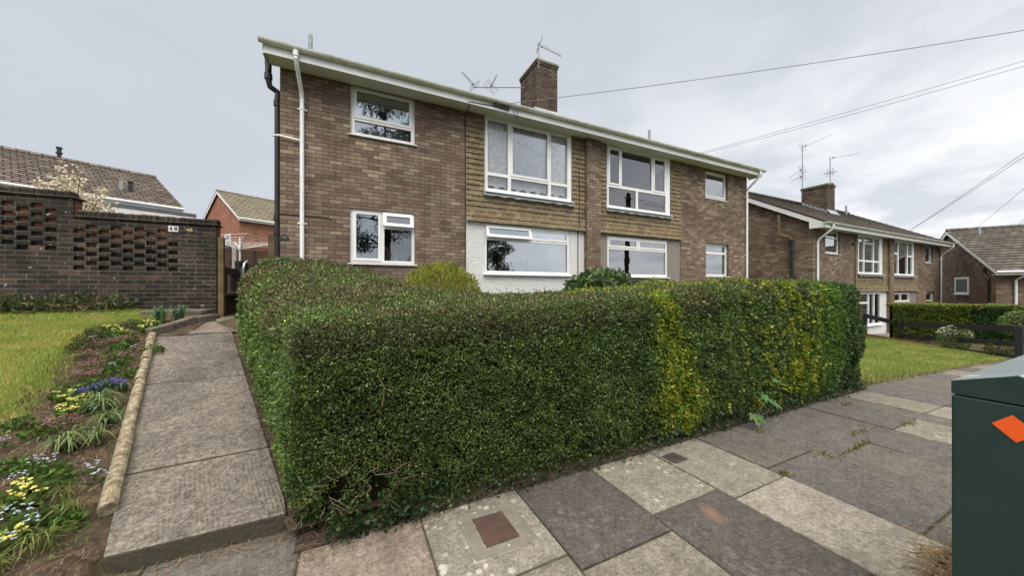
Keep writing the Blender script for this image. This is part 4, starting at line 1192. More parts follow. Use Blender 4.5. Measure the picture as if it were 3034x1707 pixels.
# stone ledge and steps at the foot of the wall
def lump(mb, pts, h):   # irregular slab from a plan outline (x, y, z bottom)
    mb.prism([(x, y, z) for x, y, z in pts], (0, 0, h))
for lab, pts, h in (
    ('long flat stone ledge lying against the foot of the dark wall', [(-3.6, 7.85, 1.13), (-2.75, 7.55, 1.09), (-2.68, 8.05, 1.12), (-3.6, 8.08, 1.15)], .09),
    ('thick upper stone step beside the wall end, above the daffodil clump', [(-2.98, 7.35, 1.08), (-2.3, 7.62, 1.05), (-2.27, 8.06, 1.05), (-2.75, 8.02, 1.08)], .17),
    ('lower stone step at the wall end, nearest the timber post', [(-2.50, 7.18, 1.03), (-2.12, 7.42, 1.02), (-2.14, 7.95, 1.02), (-2.4, 7.58, 1.03)], .11)):
    mb = MB(); lump(mb, pts, h); tag(mb.build('stone_step', 'stone', bevel=.02), lab, 'step', 'stone steps at the wall foot')
for lab, a, b in (('short stone edging block at the bend of the path, next to the top log', (-2.50, 6.40), (-2.34, 6.66)),
                  ('middle stone edging block curving along the path top', (-2.33, 6.68), (-2.20, 6.98)),
                  ('last stone edging block before the stone steps', (-2.19, 7.00), (-2.06, 7.30))):
    z = min(pz(a[1]), 1.04); z2 = min(pz(b[1]), 1.06)
    mb = MB(); mb.obox((*a, z + .03), (*b, z2 + .03), .11, .17)
    tag(mb.build('edging_block', 'stone', bevel=.018), lab, 'edging', 'stone blocks edging the path top')
# edging logs
lg = [((-1.35, 2.98), (-1.96, 4.86)), ((-1.965, 4.86), (-2.14, 5.42)), ((-2.15, 5.45), (-2.36, 6.10)), ((-2.37, 6.12), (-2.47, 6.42))]
ll = ['longest weathered edging log, lowest on the slope beside the path', 'second edging log up the path, beside bare soil',
      'third edging log up the path, beside pink heather', 'short topmost edging log below the stone blocks']
for (a, b), lab in zip(lg, ll):
    n = 9; pts = []; rs = []
    for k in range(n):
        t = k / (n - 1); x = lerp(a[0], b[0], t); y = lerp(a[1], b[1], t)
        pts.append((x + random.uniform(-.004, .004), y, pz(y) + .035 + random.uniform(-.003, .003))); rs.append(.042 * random.uniform(.95, 1.06) * (1.08 - .14 * t))
    tag(MB().tube(pts, rs, 14, wob=.025).build('edging_log', 'log', smooth=False), lab, 'log', 'logs edging the path')

# low wall, railing, posts beside the gate
t = empty('low_wall', (-2.2, 8.34, 1.0)); tag(t, 'low dark brick wall running back from the end of the openwork wall', 'wall')
MB().box(-.12, 0, .03, 2.6, -.2, .46).build('brick_face', 'brick_wall', t); MB().box(-.15, .03, .02, 2.62, .462, .52).build('coping', 'stone', t, bevel=.01)
t = empty('railing', (-2.26, 8.4, 1.52)); tag(t, 'black timber railing standing on the low dark wall', 'railing')
MB().obox((0, 0, .47), (0, 1.25, .39), .05, .14).build('rail', 'fence_black', t)
MB().obox((0.02, 1.3, .66), (0.02, 2.6, .60), .05, .12).build('rail', 'fence_black', t)
for y, h in ((.25, .52), (.95, .52), (1.2, .70), (1.75, .66), (2.4, .64)):
    MB().box(-.055, .035, y - .045, y + .045, 0, h).build('post', 'fence_black', t)
tag(MB().box(-2.225, -2.135, YW + .02, YW + .12, .85, 2.57).build('timber_post', 'timber', bevel=.01), 'tall brown timber post against the end of the dark wall', 'post')
tag(MB().box(-1.60, -1.38, 9.0, 9.1, .9, 2.82).build('timber_post', 'timber', bevel=.01), 'wide pale timber post behind the black pipe at the house corner', 'post')
tag(MB().tube([(-2.10, 9.3, 1.0), (-2.10, 9.3, 2.02), (-2.09, 9.34, 2.15), (-2.06, 9.42, 2.21), (-2.03, 9.5, 2.15), (-2.02, 9.54, 2.02), (-2.02, 9.54, 1.0)], .028, 10).build('grab_rail', 'steel', smooth=True), 'silver tubular hoop handrail beyond the black railing', 'handrail')
tag(MB().tube([(-1.95, 9.4, 1.83), (-1.4, 10.6, 1.55)], .02, 8).build('hand_rail', 'pvc', smooth=True), 'thin white sloping handrail beside the hedge top', 'handrail')

def lap_fence(loc, w, h, label, vert):
    t = empty('lap_fence', loc); tag(t, label, 'fence', 'brown fence panels behind the gate')
    m = MB(); n = int(h / .095)
    for k in range(n):
        z = k * .095
        m.prism([(0, -.004, z), (0, -.022, z), (0, -.006, z + .11), (0, .004, z + .11)], (w, 0, 0))
    m.build('boards', 'fence_brown', t)
    m = MB()
    for x in np.linspace(.02, w - .06, vert): m.box(x, x + .04, -.05, -.024, 0, h)
    m.box(0, w, -.055, -.024, h - .03, h + .02)
    m.build('battens', 'fence_brown', t)
lap_fence((-5.1, 13, 1.3), 1.88, 1.58, 'plain slatted brown fence panel left of the pale post', 2)
lap_fence((-3.08, 13, 1.35), 1.9, 1.5, 'brown fence panel with upright battens right of the pale post', 6)
tag(MB().box(-3.21, -3.10, 12.95, 13.05, 1.2, 3.0).build('fence_post', 'postwhite', bevel=.008), 'pale concrete post between the two brown fence panels', 'post')
# rotary washing line
t = empty('washing_line', (-2.60, 11.2, 1.2)); tag(t, 'white rotary washing line folded open above the brown fence', 'washing line')
MB().tube([(0, 0, 0), (0, 0, 1.75)], .022, 8).build('pole', 'pvc', t)
MB().lathe((0, 0, 1.40), [(.03, 0), (.045, .03), (.045, .10), (.03, .13)], 10).build('hub', 'plate_white', t)
tips = [Vector((1.05 * math.cos(a), 1.05 * math.sin(a), 1.74)) for a in (R(20), R(110), R(200), R(290))]
for p in tips: MB().tube([(0, 0, 1.45), p], .012, 6).build('arm', 'pvc', t)
m = MB()
for s in (.35, .5, .65, .8, .98):
    for k in range(4):
        a = Vector((0, 0, 1.45)).lerp(tips[k], s); b = Vector((0, 0, 1.45)).lerp(tips[(k + 1) % 4], s)
        m.tube([a, (a + b) / 2 - Vector((0, 0, .02)), b], .004, 4)
m.build('line', 'pvc', t)

# ------------------------------------------------------------------ cabinet
CX0, CX1, CY0, CY1 = 2.10, 3.35, .15, .44
t = empty('street_cabinet', ((CX0 + CX1) / 2, (CY0 + CY1) / 2, 0)); tag(t, 'dark green street cabinet with ridged lid and orange diamond sticker', 'cabinet')
dx, dy = (CX1 - CX0) / 2, (CY1 - CY0) / 2
MB().box(-dx, dx, -dy, dy, .06, 1.190).build('body', 'cab', t, bevel=.006)
MB().box(-dx - .02, dx + .02, -dy - .02, dy + .02, -.05, .058).build('plinth', 'kerb', t, bevel=.01)
m = MB()
m.prism([(-dx, -dy, 1.195), (-dx, dy, 1.195), (-dx, dy, 1.242), (-dx, .0, 1.293), (-dx, -dy, 1.242)][::-1], (2 * dx, 0, 0))
lid = m.build('lid', 'cab', t)
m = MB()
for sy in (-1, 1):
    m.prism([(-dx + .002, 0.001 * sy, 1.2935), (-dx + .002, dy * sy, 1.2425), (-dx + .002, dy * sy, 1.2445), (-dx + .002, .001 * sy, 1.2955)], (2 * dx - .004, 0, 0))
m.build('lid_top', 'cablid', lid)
a = .047
MB().prism([(-dx - .0015, .302 - .295 - .0 + a * q[0], 1.108 + a * q[1]) for q in ((1, .08), (.08, 1), (-1, -.08), (-.08, -1))][::-1], (.0012, 0, 0)).build('sticker', 'orange', t)
m = MB(); m.box(-.002, .002, dy + .001, dy + .003, .1, 1.15); m.tube([(.1, dy + .004, .62), (.1, dy + .02, .62)], .02, 10); m.build('door_lock', 'coveriron', t)

# ------------------------------------------------------------------ pavement ironwork and bits
t = empty('access_cover', (.875, 2.07, 0)); tag(t, 'square rusty iron cover set in pale lichened concrete by the hedge foot', 'cover')
MB().box(-.205, .215, -.2, .2, -.04, .006).build('surround', 'covertop', t, bevel=.004)
m = MB(); m.prism([(-.115, -.137, .0066), (.112, -.137, .0066), (.105, .135, .0066), (-.112, .14, .0066)], (0, 0, .007)); m.build('lid', 'rust', t, bevel=.003)
t = empty('stop_tap_cover', (2.76, 2.20, .004)); tag(t, 'small grey ribbed iron cover in a pale paving slab', 'cover')
m = MB(); m.box(-.085, .085, -.075, .075, -.03, .006); m.build('frame', 'coveriron', t, bevel=.003)
m = MB()
for k in range(7): m.box(-.07, .07, -.06 + k * .0185, -.05 + k * .0185, .0062, .012)
m.build('lid', 'coveriron', t)
m = MB(); m.box(-.022, .022, -.012, .008, .0124, .0128); m.build('lifting_slot', 'ink', t)

# ------------------------------------------------------------------ hedge
HP = [(-.13, 2.44), (7.35, 2.45), (7.4, 3.45), (4.5, 3.55), (1.75, 3.55), (.95, 4.0), (.30, 5.2), (-.28, 6.35), (-1.22, 6.35), (-1.43, 6.05), (-.41, 2.72), (-.33, 2.52)]
HPv = np.array(HP)
def seg_dist(P, A, B):
    d = B - A; t = np.clip(((P - A) @ d) / (d @ d), 0, 1)
    return np.linalg.norm(P - (A + t[:, None] * d), axis=1)
def poly_dist(P, poly):
    D = np.full(len(P), 1e9)
    for k in range(len(poly)): D = np.minimum(D, seg_dist(P, poly[k], poly[(k + 1) % len(poly)]))
    return D
def inside(P, poly):
    x, y = P[:, 0], P[:, 1]; r = np.zeros(len(P), bool); n = len(poly)
    for k in range(n):
        x0, y0 = poly[k]; x1, y1 = poly[(k + 1) % n]
        c = ((y0 > y) != (y1 > y)) & (x < (x1 - x0) * (y - y0) / (y1 - y0 + 1e-12) + x0)
        r ^= c
    return r
def snoise(P, s, o=0.):
    return np.array([mnoise.noise(Vector((p[0] * s + o, p[1] * s, p[2] * s))) for p in P])
def hedge_top(X, Y):
    w = np.interp(X, [-2, .2, 1.0, 3.0, 9], [1, 1, .6, .3, .1])
    return 1.37 + .055 * np.clip(X, 0, 5.5) + .178 * (Y - 2.45) * w
def hedge_base(X, Y):
    return np.where(Y < 2.6, 0, np.clip(.12 + .216 * (Y - 2.65), 0, 1.07) - .03)
RND = .20
def hedge_points(nside, ntop, segs, jitter=.05):
    Ps, Ns = [], []
    for k, n in segs:
        A, B = HPv[k], HPv[(k + 1) % len(HPv)]
        d = (B - A) / np.linalg.norm(B - A); nn = np.array([d[1], -d[0]])
        t = rng.random(n); xy = A + t[:, None] * (B - A)
        zt = hedge_top(xy[:, 0], xy[:, 1]) - .005; zb = hedge_base(xy[:, 0], xy[:, 1]) + .02
        h = rng.random(n); z = zb + h * (zt - zb)
        bul = .06 * np.sin(np.pi * np.clip(h, 0, 1)) - .03 + .05 * (1 - h) * 0
        P = np.column_stack([xy + nn * bul[:, None], z])
        q = snoise(P, 2.2) * .05 + snoise(P, 6., 5) * .04 + snoise(P, 15., 2) * .02
        uu_ = np.clip((z - (zt - .2)) / .2, 0, 1)
        q = q - .2 * (1 - np.sqrt(1 - uu_ ** 2))
        if k in (9, 10): q = q - .07 * np.clip(1 - h / .28, 0, 1)
        P[:, :2] += nn * (q - np.abs(rng.normal(size=n)) * jitter)[:, None]
        if k in (8, 9):
            lean = .30 * h ** 2.2 * np.clip((xy[:, 1] - 2.45) / 1.2, 0, 1)
            P[:, :2] -= nn * lean[:, None]
        Nk = np.tile([nn[0], nn[1], .12], (n, 1)); Nk[:, 2] += uu_ * 1.2
        Ps.append(P); Ns.append(unit(Nk))
    lo, hi = HPv.min(0), HPv.max(0)
    xy = lo + rng.random((ntop * 3, 2)) * (hi - lo); xy = xy[inside(xy, HPv)][:ntop]
    D = poly_dist(xy, HPv)
    lf = (xy[:, 0] < -.35 - .326 * (xy[:, 1] - 2.65) + .8) & (xy[:, 1] > 2.9)
    RND = np.where(lf, .2 + .28 * np.clip((xy[:, 1] - 2.9) / 1.2, 0, 1), .2)
    k = np.clip(D / RND, 0, 1)
    z = hedge_top(xy[:, 0], xy[:, 1]) - RND * (1 - np.sqrt(np.clip(1 - (1 - k) ** 2, 0, 1)))
    P = np.column_stack([xy, z])
    P[:, 2] += snoise(P, 2.5) * .03 + snoise(P, 8, 5) * .02 - np.abs(rng.normal(size=len(P))) * jitter * .8 + (rng.random(len(P)) < .03) * rng.uniform(0, .07, len(P))
    # edge normals
    N = np.tile([0., 0, 1.], (len(P), 1))
    c = (1 - k)
    e1 = np.array([1e-3, 0]); e2 = np.array([0, 1e-3])
    gx_ = (poly_dist(xy + e1, HPv) - D) / 1e-3; gy_ = (poly_dist(xy + e2, HPv) - D) / 1e-3
    N[:, 0] -= gx_ * c; N[:, 1] -= gy_ * c
    return np.vstack(Ps), np.vstack(Ns), P, unit(N)
hedge = empty('hedge', (0, 0, 0)); tag(hedge, 'big clipped green hedge around the front garden, with two golden patches', 'hedge')
S_, SN, T_, TN = hedge_points(0, 120000, [(0, 235000), (9, 98000), (10, 9000), (11, 9000), (1, 9000), (8, 9000), (7, 2500), (6, 2500)])
P = np.vstack([S_, T_]); N = np.vstack([SN, TN]); istop = np.r_[np.zeros(len(S_), bool), np.ones(len(T_), bool)]
n = len(P)
nz = snoise(P, 1.1); nz2 = snoise(P, 3.3, 9); nz3 = snoise(P, 9., 3)
col = np.tile([.097, .148, .042], (n, 1))
col[nz2 > .15] = [.078, .124, .038]
col[(nz3 > .2)] = [.118, .172, .046]
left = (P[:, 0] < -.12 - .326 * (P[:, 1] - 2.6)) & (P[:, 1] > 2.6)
col[left] = col[left] * np.array([1.25, 1.27, 1.2])  # left face leaves lightened: its stronger sky light put into the colour
brown = istop & (nz * .5 + nz2 * .5 + rng.normal(size=n) * .18 > -.08) & (P[:, 0] < 5.2)
col[brown] = [.122, .118, .052]
brown2 = istop & (rng.random(n) < .22); col[brown2] = [.135, .15, .05]
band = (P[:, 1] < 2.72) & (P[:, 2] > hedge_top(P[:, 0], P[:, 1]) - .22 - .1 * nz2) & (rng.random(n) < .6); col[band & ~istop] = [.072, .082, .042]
# golden and bright clumps growing in the run
def patch(cx, z):   # half width of the first golden clump by height
    return np.interp(z, [0., .25, .5, .8, 1.1, 1.45, 1.7], [.20, .38, .42, .24, .18, .10, .08])
dxg = np.abs(P[:, 0] - (3.08 + .12 * np.sin(P[:, 2] * 4)))
front = (P[:, 1] < 2.75)
gold = front & (dxg + nz2 * .20 + nz3 * .20 + rng.normal(size=n) * .06 < patch(0, P[:, 2]))
dxg2 = np.abs(P[:, 0] - (5.75 - .25 * P[:, 2]))
gold2 = front & (dxg2 + nz2 * .3 + nz3 * .2 < np.interp(P[:, 2], [0, .3, .8, 1.3, 1.7], [.10, .30, .25, .08, .0])) 
gold3 = istop & (P[:, 1] > 3.05) & (P[:, 0] > 2.2) & (P[:, 0] < 5.9) & (nz2 + nz3 * .6 > -.12)
spr = front & (P[:, 0] > 3.9) & (P[:, 0] < 6.3) & (nz2 * .7 + nz3 > .36)
bright = (P[:, 0] > 5.95 + nz2 * .3) & (P[:, 0] < 6.75 + nz3 * .3) & front
isg = gold | gold2 | gold3 | spr
isg &= rng.random(n) < np.where(spr | gold3, .25, np.clip(.80 - .0 * nz, .2, .78))
col[bright] = [.10, .18, .034]
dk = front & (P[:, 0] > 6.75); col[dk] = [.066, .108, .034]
gcol = np.tile([.19, .245, .026], (n, 1)); gcol[nz3 > .15] = [.28, .31, .040]; gcol[nz3 < -.2] = [.095, .155, .026]
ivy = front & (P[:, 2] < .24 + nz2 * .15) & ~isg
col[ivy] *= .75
keep = ~(left & (P[:, 2] < hedge_base(P[:, 0], P[:, 1]) + .10 + .1 * np.abs(nz2)) & (rng.random(n) < .7)); keep &= ~(front & (P[:, 2] < .05 + .08 * np.abs(nz2)))
hole = front & (P[:, 0] < .25) & (P[:, 0] > -.15) & (P[:, 2] < .36) & (nz3 + nz2 * .5 > .02); keep &= ~hole
dist = np.hypot(P[:, 0], P[:, 1])
scale = np.clip(dist / 3.2, .8, 1.7)
keep &= ~((~istop) & (snoise(P, 13., 7) > .40) & (rng.random(n) < .75))
g = (~isg) & keep
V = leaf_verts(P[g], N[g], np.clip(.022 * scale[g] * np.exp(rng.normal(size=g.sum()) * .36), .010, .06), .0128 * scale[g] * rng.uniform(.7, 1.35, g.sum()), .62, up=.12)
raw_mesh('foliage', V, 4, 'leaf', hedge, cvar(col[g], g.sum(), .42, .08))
g = isg & keep
V = leaf_verts(P[g] + N[g] * .02, N[g], .030 * scale[g] * rng.uniform(.7, 1.3, g.sum()), .017 * scale[g], .62, up=.12)
plabel(raw_mesh('golden_foliage', V, 4, 'leaf', hedge, cvar(gcol[g], g.sum(), .3, .05)), 'yellow green leaves growing in patches of the hedge')
# solid dark core added as the shade inside, so no light leaks through
ins = .13
cen = HPv.mean(0)
mb = MB()
def inset(k):
    A, B, C = HPv[k - 1], HPv[k], HPv[(k + 1) % len(HPv)]
    d1 = (B - A) / np.linalg.norm(B - A); d2 = (C - B) / np.linalg.norm(C - B)
    n1 = np.array([-d1[1], d1[0]]); n2 = np.array([-d2[1], d2[0]])
    b = n1 + n2; b /= max(np.dot(b, n1), .3)
    return B + b * ins
IN = [inset(k) for k in range(len(HPv))]
nI = len(IN)
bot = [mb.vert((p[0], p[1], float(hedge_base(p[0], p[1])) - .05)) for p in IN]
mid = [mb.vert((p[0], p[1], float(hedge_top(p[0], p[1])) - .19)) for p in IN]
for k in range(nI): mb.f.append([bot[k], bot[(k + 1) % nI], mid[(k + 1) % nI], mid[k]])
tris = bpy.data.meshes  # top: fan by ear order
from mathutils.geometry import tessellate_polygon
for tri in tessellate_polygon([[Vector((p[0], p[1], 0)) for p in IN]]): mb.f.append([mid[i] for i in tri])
mb.build('shade_core', 'core', hedge)
# twigs that show
mb = MB()
for k in range(240):
    if k < 55:
        x = random.uniform(-.3, .35); y = 2.40 + random.uniform(-.05, .08); z = random.uniform(.0, .45)
    elif k < 130:
        x = random.uniform(.3, 7.2); y = 2.43; z = random.uniform(.02, .15)
    else:
        y = random.uniform(2.6, 6.2); x = -.34 - .326 * (y - 2.65) + random.uniform(-.12, .08); z = float(hedge_base(x, y)) + random.uniform(.0, .25)
    L = random.uniform(.05, .16); a = random.uniform(0, 6.3); e = random.uniform(-.5, 1.)
    d = Vector((math.cos(a) * .7, -abs(math.sin(a)) * .3, e)).normalized() * L
    p = Vector((x, y, z)); mb.tube([p, p + d * .5 + Vector((random.uniform(-.01, .01),) * 3), p + d], [.0025, .002, .001], 4)
for (x, z) in ((.20, 1.0),):
    mb.tube([(x, 2.40, z - .18), (x + .01, 2.385, z - .06), (x - .02, 2.375, z + .02)], [.005, .0045, .003], 5)
mb.build('twigs', 'twig', hedge)['kind'] = 'stuff'
# ivy at the foot
k_ = 2600
x = rng.uniform(-.1, 7.3, k_); xx = np.where(rng.random(k_) < .18, rng.uniform(-.12, .5, k_), x)
Pi = np.column_stack([xx, 2.40 + rng.normal(size=k_) * .025, np.abs(rng.normal(size=k_)) * .11 + .01])
V = leaf_verts(Pi, np.tile([0, -1., .3], (k_, 1)), rng.uniform(.02, .036, k_), rng.uniform(.02, .034, k_), .5)
plabel(raw_mesh('ivy', V, 4, 'leaf', hedge, cvar([.034, .066, .026], k_, .35, .1)), 'dark ivy leaves along the hedge foot')

# ------------------------------------------------------------------ bushes in the gardens
def bush(name, label, cat, c, rx, ry, rz, n, L, W, colr, mat='leaf', spread=.5, squash=1., up=.15, lumps=.12, group=None, flowers=None, stems=True, hue=.1, zmin=-.9):
    t = empty(name, c); tag(t, label, cat, group)
    d = unit(rng.normal(size=(n, 3))); d = d[d[:, 2] > zmin]
    n = len(d)
    lum = snoise(d, 2.4, c[0]) * lumps + snoise(d, 6., c[1]) * lumps * .6
    rad = (1 + lum) * (1 - np.abs(rng.normal(size=n)) * .14)
    P = d * rad[:, None] * np.array([rx, ry, rz]) + np.array([0, 0, rz * .9])
    cc = np.tile(colr, (n, 1)) * (1 + (snoise(d, 4., 2) * .7)[:, None])
    V = leaf_verts(P, d, L * rng.uniform(.7, 1.3, n), W, spread, up=up)
    raw_mesh('foliage', V, 4, mat, t, cvar(np.clip(cc, .005, 1), n, .28, hue))
    if stems:
        m = MB()
        for k in range(12):
            a = random.uniform(0, 6.3); r = random.uniform(.2, .75)
            m.tube([(0, 0, -.1), (rx * r * .5 * math.cos(a), ry * r * .5 * math.sin(a), rz * .5), (rx * r * math.cos(a), ry * r * math.sin(a), rz * random.uniform(.9, 1.4))], [.014, .010, .004], 5)
        m.build('stems', 'twig', t)
    if flowers:
        nf, fl, fc, zz = flowers
        d = unit(rng.normal(size=(nf * 3, 3))); d = d[d[:, 2] > zz][:nf]
        P = d * np.array([rx, ry, rz]) * 1.05 + np.array([0, 0, rz * .9])
        raw_mesh('flowers', leaf_verts(np.repeat(P, 5, 0), np.repeat(d, 5, 0), fl, fl * .7, .6), 4, 'petal', t, cvar(fc, len(P) * 5, .12, .05))
    return t
bush('conifer', 'domed golden conifer between the hedge and the house wall', 'conifer', (1.20, 4.85, .66), .64, .55, .69, 19000, .05, .010, [.21, .235, .03], 'leafmatt', .45, up=.55, lumps=.10, hue=.14)
# core for the conifer
bush('garden_shrub', 'dark green broad leaved shrub behind the hedge below the middle of the house', 'shrub', (4.50, 5.25, .92), .84, .6, .55, 2800, .13, .085, [.075, .12, .042], 'leaf', .75, up=-.25, lumps=.10)
bush('golden_shrub', 'low golden green shrub behind the hedge, right of the dark shrub', 'shrub', (6.05, 5.2, .75), .95, .5, .55, 7000, .05, .03, [.20, .24, .04], 'leaf', .6)
bush('golden_shrub', 'strip of yellow green privet just behind the hedge top near the rainwater pipe', 'shrub', (8.9, 5.4, .9), 1.1, .5, .42, 6000, .055, .03, [.19, .23, .04], 'leaf', .6)
# shrub with blossom behind the openwork wall
t = empty('blossom_shrub', (-5.12, 10.0, 2.5)); tag(t, 'pale blossoming shrub rising behind the openwork wall', 'shrub')
m = MB(); PP = []; NN = []
for k in range(26):
    a = random.uniform(-.62, .66); hgt = 1.62 - abs(a) * .75 - random.uniform(0, .45); b = random.uniform(-.3, .3)
    m.tube([(a * .2, b * .2, -1.2), (a * .6, b * .6, .4), (a, b, hgt)], [.014, .009, .003], 5)
    for q in range(random.randint(22, 40)):
        f = random.uniform(.25, 1.) ** .7; z = lerp(.3, hgt, f)
        PP.append((lerp(a * .55, a, f) + random.gauss(0, .045), lerp(b * .5, b, f) + random.gauss(0, .045), z + random.gauss(0, .04)))
m.build('branches', 'twig', t)
PP = np.array(PP); NN = unit(rng.normal(size=PP.shape) + np.array([0, 0, .5]))
w_ = rng.random(len(PP)) < .72
raw_mesh('blossom', leaf_verts(np.repeat(PP[w_], 3, 0), np.repeat(NN[w_], 3, 0), .055, .042, .75), 4, 'petal', t, cvar([.74, .68, .54], 3 * w_.sum(), .12, .05))
raw_mesh('leaves', leaf_verts(PP[~w_], NN[~w_], .06, .03, .7), 4, 'leafmatt', t, cvar([.28, .25, .08], (~w_).sum(), .2, .1))

# far hedge beyond the fence
t = empty('hedge', (19, 3.6, -.6)); tag(t, 'clipped two tone hedge behind the black fence on the right', 'hedge')
A, B = Vector((18.9, 5.35)), Vector((20.9, 1.6))
dd = (B - A).normalized(); nn = Vector((dd.y, -dd.x)); nn = nn if nn.x < 0 else -nn
n = 42000
s = rng.random(n); kind = rng.random(n)
z = np.where(kind < .62, rng.random(n) * 1.5 - .5, 1.0); dep = np.where(kind < .62, 0, rng.random(n) * .9)
xy = np.array(A) + s[:, None] * np.array(B - A) - dep[:, None] * np.array(nn)
P = np.column_stack([xy, z])
q = snoise(P, 2) * .06 + snoise(P, 6) * .04 - np.abs(rng.normal(size=n)) * .05
side = kind < .62
P[side, :2] += q[side, None] * np.array(nn); P[~side, 2] += q[~side] - .08 * np.exp(-dep[~side] / .06)
N = np.where(side[:, None], np.array([nn.x, nn.y, .1]), np.array([nn.x * .1, nn.y * .1, 1.]))
col = np.tile([.055, .10, .03], (n, 1)); f = s + snoise(P, 2.5) * .06
col[(f < .45) & (s > 0)] = [.12, .17, .030]; col[~side] = [.20, .25, .05]; col[(~side) & (f < .5) & (rng.random(n) < .5)] = [.30, .24, .06]
raw_mesh('foliage', leaf_verts(P - np.array(t.location), N, .06, .034, .6), 4, 'leaf', t, cvar(col, n, .3, .1))
m = MB(); c4 = [A - nn * .1 + dd * .08, B - nn * .1 - dd * .08, B - nn * .85 - dd * .08, A - nn * .85 + dd * .08]
m.prism([(p.x - 19, p.y - 3.6, -.3) for p in c4], (0, 0, 1.78)); m.build('shade_core', 'core', t)  # solid dark block added for the shade within the leaves

# black post and rail fence
t = empty('rail_fence', (16.5, 3.5, -.25)); tag(t, 'black painted post and rail fence along the side lawn', 'fence')
def rel(p): return Vector(p) - Vector((16.5, 3.5, -.25))
p1 = (18.70, 5.08); p2 = (14.40, 2.01); p0 = (20.3, 6.6)
def bar(a, za, b, zb, w, h, n): MB().obox(rel((*a, za)), rel((*b, zb)), w, h).build(n, 'fence_black', t)
for (x, y), za, zb in ((p1, -.6, .34), (p2, -.4, .70)):
    MB().box(*[v for pr in ((x - 16.5 - .055, x - 16.5 + .055), (y - 3.5 - .055, y - 3.5 + .055), (za + .25, zb + .25)) for v in pr]).build('post', 'fence_black', t)
bar(p1, .28, p2, .63, .045, .155, 'rail'); bar(p1, -.16, p2, .27, .045, .13, 'rail'); bar(p1, -.42, p2, -.06, .045, .11, 'rail')
bar(p1, .26, p0, .42, .045, .17, 'rail')
MB().box(p0[0] - 16.555, p0[0] - 16.445, p0[1] - 3.555, p0[1] - 3.445, -.6, .72).build('post', 'fence_black', t)
t = empty('metal_gate', (14.75, 1.55, -.15)); tag(t, 'dark metal gate just right of the black fence end post', 'gate')
MB().tube([(0, 0, .80), (1.0, -.2, .80)], .02, 8).build('top_rail', 'blackpipe', t); MB().tube([(0, 0, .2), (1.0, -.2, .2)], .02, 8).build('bottom_rail', 'blackpipe', t)
MB().box(0, 1.0, -.02, .0, .05, .5).build('infill_panel', 'blackpipe', t)
for k in range(9): MB().tube([(k * .125, -.025 * k, .15), (k * .125, -.025 * k, .80)], .009, 6).build('upright', 'blackpipe', t)
m = MB()
for k in range(16):
    a = lerp(Vector((21.2, 7.0)), Vector((17.6, 4.35)), k / 16); b = lerp(Vector((21.2, 7.0)), Vector((17.6, 4.35)), (k + .93) / 16)
    a -= Vector((.32, .0)); b -= Vector((.32, .0))
    m.obox((a.x, a.y, Gf(a.x, a.y) + .03), (b.x, b.y, Gf(b.x, b.y) + .03), .10, .11)
tag(m.build('brick_edging', 'redkerb', bevel=.008), 'row of red edging bricks between the side lawn and the garden path', 'edging')
m = MB(); m.face([(21.6, 6.66, -.46), (20.0, 6.66, -.44), (18.0, 4.75, -.34), (19.4, 4.9, -.37)]); m.face([(24.0, 6.66, -.52), (21.6, 6.66, -.46), (19.4, 4.9, -.37), (20.4, 5.2, -.4)])
struct(m.build('garden_path', 'kerb'))
bush('hebe_shrub', 'rounded pale green shrub in the middle under the black fence rails', 'shrub', (16.3, 3.35, -.22), .34, .34, .36, 1600, .06, .028, [.13, .17, .07], 'leafmatt', .6, flowers=(60, .045, [.6, .62, .5], .3))
bush('low_shrub', 'sprawling dull green shrub by the right hand fence post', 'shrub', (15.1, 2.36, -.15), .36, .26, .20, 900, .055, .026, [.10, .12, .05], 'leafmatt', .6)
bush('low_shrub', 'small purplish bare shrub beside the left hand fence post', 'shrub', (17.5, 4.15, -.34), .26, .26, .20, 500, .05, .02, [.07, .055, .05], 'leafmatt', .7)
bush('garden_shrub', 'pale green upright shrub behind the far end of the black fence', 'shrub', (17.6, 2.4, .25), .38, .38, .36, 1500, .08, .035, [.14, .20, .07], 'leafmatt', .6)

# ------------------------------------------------------------------ grass and flowers
def scat(n, x0, x1, y0, y1, test):
    P = np.column_stack([rng.uniform(x0, x1, n), rng.uniform(y0, y1, n)])
    return P[test(P)]
def gz(P, o=.0): return np.column_stack([P, G(P[:, 0], P[:, 1]) + o])
P = scat(210000, -9.5, -2.3, 2.6, 8.05, lambda P: P[:, 0] < np.interp(P[:, 1], by, bx) + .05 + rng.normal(size=len(P)) * .05)
vis = np.arctan2(P[:, 0], P[:, 1]) > R(-66); P = P[vis]
Q = gz(P, .025); nzv = snoise(Q, 1.3); nz2 = snoise(Q, 4., 3)
col = np.tile([.235, .29, .055], (len(Q), 1)); col[nzv > .1] = [.31, .325, .07]; col[nz2 > .3] = [.17, .245, .048]; col[(nz2 < -.35)] = [.36, .325, .11]
o = blades(Q, rng.uniform(.022, .055, len(Q)), .006, cvar(col, len(Q), .22, .08), 'lawn_grass', lean=.75)
o['kind'] = 'stuff'
P = scat(120000, 7.3, 20.5, 1.7, 6.7, lambda P: (P[:, 0] < np.interp(P[:, 1], [1.7, 2.3, 4.9, 6.8], [14.4, 14.4, 18.2, 20.4])) & (P[:, 1] > edge_y(P[:, 0]) + .02) & (P[:, 1] < P[:, 0] * .36))
Q = gz(P, .02); nzv = snoise(Q, .9); nz2 = snoise(Q, 3., 3)
col = np.tile([.225, .285, .068], (len(Q), 1)); col[nzv > .12] = [.295, .32, .09]; col[nz2 > .3] = [.175, .245, .055]; col[Q[:, 1] < edge_y(Q[:, 0]) + .12] = [.21, .175, .085]
